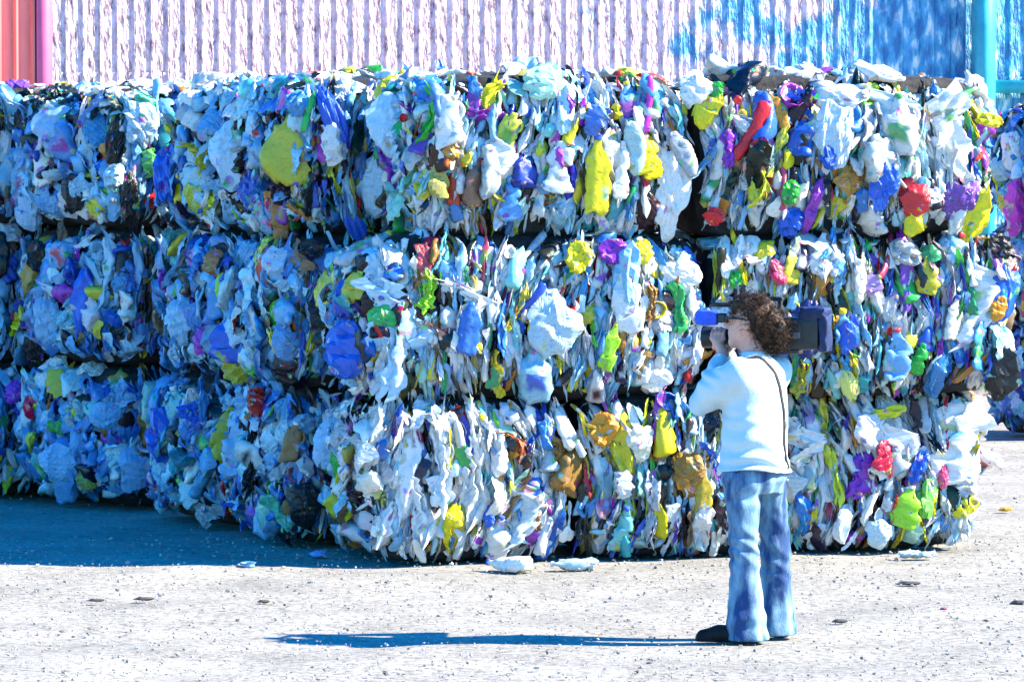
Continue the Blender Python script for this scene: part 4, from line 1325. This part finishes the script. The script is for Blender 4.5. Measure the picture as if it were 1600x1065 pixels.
    for _ in range(14):
        ii = np.clip(((C - T.lo) / T.h).round().astype(int), 1, np.array(T.D.shape) - 2)
        dv = T.D[ii[:, 0], ii[:, 1], ii[:, 2]]
        g = np.stack([T.D[ii[:, 0] + 1, ii[:, 1], ii[:, 2]] - T.D[ii[:, 0] - 1, ii[:, 1], ii[:, 2]], T.D[ii[:, 0], ii[:, 1] + 1, ii[:, 2]] - T.D[ii[:, 0], ii[:, 1] - 1, ii[:, 2]],
                      T.D[ii[:, 0], ii[:, 1], ii[:, 2] + 1] - T.D[ii[:, 0], ii[:, 1], ii[:, 2] - 1]], 1)
        g /= np.maximum(np.linalg.norm(g, axis=1, keepdims=True), 1e-6)
        C = C - g * ((dv - .003) * .5)[:, None]
    for _ in range(2): C[1:-1] = (C[:-2] + 2 * C[1:-1] + C[2:]) / 4
    tg = np.gradient(C, axis=0); tg /= np.linalg.norm(tg, axis=1, keepdims=True)
    wv = np.cross(tg, g); wv /= np.maximum(np.linalg.norm(wv, axis=1, keepdims=True), 1e-6)
    hw, hh = .0085, .0022
    ring = [C + wv * hw * a + g * hh * b for a, b in ((-1, -1), (1, -1), (1, 1), (-1, 1))]
    Vr = np.stack(ring).reshape(-1, 3)
    obj('bag_strap', mesh_np('bag_strap', Vr, grid_faces(4, len(C), True), [strapm], smooth=False), t)
    bk = C[30]
    V, F = lathe(interp_prof([(.001, -.016), (.012, -.016), (.013, 0), (.012, .016), (.001, .016)], 8), 10, .5)
    obj('strap_buckle', mesh_np('strap_buckle', V @ np.stack([A3((1, 0, 0)), A3((0, 0, 1)), A3((0, -1, 0))]) + bk, F, [simple('grey_buckle', (.35, .34, .3), .4, metal=.6)]), t)

    # ---- the shoulder camera
    ct = thing('video_camera', 'black shoulder video camera with navy cover carried by the photographer', 'video camera', (foot[0] + CAMC[0], foot[1] + CAMC[1], CAMC[2]), math.atan2(hd[1], hd[0]))
    navym = simple('navy_cover', (0.004, 0.010, 0.045), .6, (0.006, 0.022, 0.10), 16.0, .3, 60)
    bluem = simple('blue_cover', (0.02, 0.07, 0.55), .5, (0.03, 0.10, 0.62), 16.0, .3, 60)

    def bev_box(sx, sy, sz, c, e=.006):
        q = np.linspace(-1, 1, 7)
        parts = []
        for ax in range(3):
            for sg in (-1, 1):
                A_, B_ = np.meshgrid(q, q, indexing='ij')
                v = np.zeros((7, 7, 3)); v[..., ax] = sg; v[..., (ax + 1) % 3] = A_; v[..., (ax + 2) % 3] = B_
                v = v.reshape(-1, 3)
                hs_ = A3((sx, sy, sz)) / 2
                inn = np.clip(v * hs_, -(hs_ - e), hs_ - e)
                d = v * hs_ - inn
                ln = np.linalg.norm(d, axis=1, keepdims=True)
                w = inn + d / np.maximum(ln, 1e-9) * np.minimum(ln, e)
                Fq = grid_faces(7, 7)
                parts.append((w + A3(c), Fq if sg > 0 else Fq[:, ::-1]))
        return join(parts)

    def cyl_x(x0, x1, prof, c=(0, 0, 0), n=24):
        """lathe along +x"""
        V, F = lathe(prof, n, 1.0)
        return np.column_stack([V[:, 1], V[:, 0], V[:, 2]]) + A3(c), F[:, ::-1]
    V, F = join([bev_box(.40, .105, .155, (-.115, 0, -.012), .012), bev_box(.16, .09, .05, (-.02, 0, .088), .01), bev_box(.07, .112, .10, (-.20, 0, -.015), .006)])
    bd = obj('camera_body', mesh_np('camera_body', V, F, [blackm], smooth=False), ct)
    for k in range(3):
        V, F = bev_box(.036, .006, .030, (-.10 - .055 * k, .0555, -.02 + .012 * (k % 2)), .002)
        obj('side_panel', mesh_np('side_panel', V, F, [simple('grey_panel', (.10, .10, .11), .4)], smooth=False), bd)
    V, F = bev_box(.14, .12, .060, (-.280, 0, .085), .02)
    V = crumple(V, .008, 38, 4)
    obj('cover', mesh_np('cover', V, F, [navym], smooth=True), ct)
    V, F = bev_box(.045, .112, .175, (-.338, 0, -.012), .014)
    V = crumple(V, .005, 45, 3)
    obj('battery', mesh_np('battery', V, F, [navym], smooth=True), ct)
    V, F = bev_box(.20, .10, .030, (-.12, 0, -.098), .012)
    obj('shoulder_pad', mesh_np('shoulder_pad', V, F, [blackm], smooth=False), ct)
    V, F = join([bev_box(.20, .026, .022, (-.03, 0, .150), .008), bev_box(.022, .024, .055, (.055, 0, .128), .006), bev_box(.022, .024, .055, (-.115, 0, .128), .006)])
    obj('handle', mesh_np('handle', V, F, [blackm], smooth=False), ct)
    # viewfinder in front of her eye, under a blue cover
    vy, vz = .135, .062
    V, F = bev_box(.105, .062, .066, (.205, vy, vz), .012)
    V = crumple(V, .004, 45, 3)
    vf = obj('viewfinder', mesh_np('viewfinder', V, F, [bluem], smooth=True), ct)
    V, F = bev_box(.046, .048, .046, (.130, vy, vz), .01)
    obj('eyecup', mesh_np('eyecup', V, F, [blackm], smooth=False), vf)
    V, F = bev_box(.026, .13, .022, (.205, vy - .085, vz), .005)
    obj('bracket', mesh_np('bracket', V, F, [blackm], smooth=False), vf)
    V, F = cyl_x(0, 1, [(.001, -.02), (.012, -.02), (.012, .12), (.0125, .122), (.011, .16), (.001, .161)], (.08, -.055, .118), 14)
    obj('microphone', mesh_np('microphone', V, F, [blackm]), ct)
    pr_ = [(.001, .075), (.042, .075), (.042, .10), (.038, .102), (.038, .118)]
    for i in range(9): pr_ += [(.0435, .120 + i * .006), (.0415, .123 + i * .006)]
    pr_ += [(.043, .175), (.040, .178), (.040, .20), (.050, .208), (.054, .262), (.049, .262), (.045, .225), (.001, .224)]
    V, F = cyl_x(0, 1, pr_, (0, 0, -.036), 28)
    ln = obj('lens', mesh_np('lens', V, F, [blackm], smooth=False), ct)
    V, F = cyl_x(0, 1, [(.001, .2285), (.02, .2275), (.044, .2256)], (0, 0, -.036), 28)
    obj('glass', mesh_np('glass', V, F, [lensm]), ln)
    V, F = bev_box(.10, .04, .062, (.135, -.062, -.036), .012)
    obj('grip', mesh_np('grip', V, F, [blackm], smooth=False), ln)


make_person()


# ------------------------------------------------------------------ loose plastic and stones on the ground
def loose(name, kind, px, py, size, color, label, cat, rotz=0.0, scale=(1, 1, 1), cap=None, variant=0, flat=True):
    p = ground_at(px, py)
    me = LIB[kind][variant].copy()
    Vv = np.empty(len(me.vertices) * 3, np.float32); me.vertices.foreach_get('co', Vv); Vv = Vv.reshape(-1, 3)
    zmin = np.percentile(Vv[:, 2], 4) * size * scale[2]
    root = bpy.data.objects.new(name, me)
    root.matrix_basis = Matrix.Translation((p[0], p[1], -zmin * .72)) @ Matrix.Rotation(rotz, 4, 'Z') @ Matrix.Diagonal((size * scale[0], size * scale[1], size * scale[2], 1))
    root.color = (*color, 0)
    link(root)
    tag(root, label, cat)
    if cap:
        top = Vv[Vv[:, 1] > Vv[:, 1].max() - .03].mean(0)
        c = bpy.data.objects.new('cap', CAP); c.color = (*cap, 1)
        c.matrix_basis = Matrix.Translation((top[0], top[1] - .03, top[2]))
        link(c, root)


loose('plastic_jug', 'plastic_jug', 795, 889, .24, (.80, .80, .76), 'white crushed jug with a blue cap lying at the foot of the bales', 'jug', 1.2, (1, 1, 1.1), (.03, .10, .55), 1)
loose('plastic_bottle', 'plastic_jug', 897, 887, .24, (.50, .66, .73), 'pale blue crushed bottle lying at the foot of the bales', 'bottle', 1.65, (.62, 1, .9), (.7, .75, .78), 4)
loose('plastic_bag', 'plastic_wad', 1108, 862, .27, (.78, .74, .64), 'cream crumpled bag on the ground beside the photographer\'s legs', 'bag', .3, (1.0, 1.1, 1.3), None, 3)
loose('plastic_wrapper', 'plastic_wad', 1432, 869, .17, (.62, .74, .78), 'pale flattened wrapper on the ground at the sunlit end', 'wrapper', 1.4, (1, 1.3, .5), None, 4)
loose('plastic_scrap', 'plastic_wad', 1475, 951, .05, (.60, .16, .22), 'small pink scrap alone on the gravel', 'scrap', .4, (1, 1, .6), None, 5)
loose('plastic_tray', 'plastic_tub', 388, 884, .15, (.20, .42, .68), 'light blue tray lying in the shade before the stack', 'tray', .2, (1, 1, .6), None, 1)
loose('plastic_film', 'plastic_wad', 498, 868, .11, (.24, .36, .72), 'blue film scrap lying in the shade by the corner bale', 'scrap', .9, (1, 1, .7), None, 6)
loose('plastic_bag', 'plastic_wad', 1572, 797, .09, (.75, .45, .05), 'orange scrap lying past the sunlit end of the stack', 'scrap', .2, (1, 1, .6), None, 7)


def stone(px, py, size, label, col, sx=1.6):
    size *= .8; sx = min(sx, 2.2)
    me = LIB['plastic_wad'][2].copy()
    me.materials.clear()
    me.materials.append(simple('dark_stone', col, .9, tuple(c * 1.8 for c in col), 20, .4))
    o = bpy.data.objects.new('stone', me)
    p = ground_at(px, py)
    o.matrix_basis = Matrix.Translation((p[0], p[1], size * .1)) @ Matrix.Diagonal((size * sx, size, size * .6, 1))
    link(o)
    tag(o, label, 'stone')


stone(1420, 912, .07, 'dark grey stone on the gravel right of the photographer', (.05, .05, .05), 2.2)
stone(1312, 971, .06, 'dark stone on the gravel close to the photographer\'s shoes', (.05, .05, .055))
stone(1592, 942, .07, 'dark stone at the right picture edge', (.04, .04, .045))
stone(150, 938, .05, 'short dark clod at the left of the sunlit gravel', (.06, .055, .05), 3.5)
stone(225, 936, .06, 'long dark clod on the sunlit gravel', (.06, .055, .05), 4)
stone(412, 940, .05, 'small dark stone before the shadow edge', (.05, .045, .04))


def gravel():
    r = np.random.default_rng(77)
    n, m = 5, 4
    th = np.linspace(.05, math.pi - .05, m)
    V0, F0 = lathe(np.column_stack([np.sin(th) * .5, -np.cos(th) * .5]), n, 1.0)
    V0 = V0[:, [0, 2, 1]]
    Vs, Fs, Cs, c = [], [], [], 0
    for k in range(8000):
        Y = r.uniform(18.0, 25.5) if k % 5 else r.uniform(25, 36)
        X = r.uniform(-.135, .135) * Y
        sz = r.choice([.006, .010, .014, .022], p=[.5, .33, .15, .02]) * r.uniform(.8, 1.3)
        V = V0 * (1 + .25 * r.normal(size=(len(V0), 1))) * sz * np.array((r.uniform(.9, 1.6), 1.0, r.uniform(.5, .8)))
        a = r.uniform(0, 6.28); ca, sa = math.cos(a), math.sin(a)
        V = np.column_stack([V[:, 0] * ca - V[:, 1] * sa + X, V[:, 0] * sa + V[:, 1] * ca + Y, V[:, 2] + sz * .12])
        g = r.choice([.10, .19, .28, .38], p=[.07, .23, .35, .35]) * r.uniform(.85, 1.15)
        C = np.ones((len(V), 4)); C[:, :3] = np.array((1, .97, .93)) * g
        Vs.append(V); Fs.append(F0 + c); Cs.append(C); c += len(V)
    o = obj('gravel', mesh_np('gravel', np.concatenate(Vs), np.concatenate(Fs), [M_GRAVEL], smooth=False, col=np.concatenate(Cs)))
    tag(o, 'loose grey gravel scattered over the pale ground', kind='stuff')


gravel()
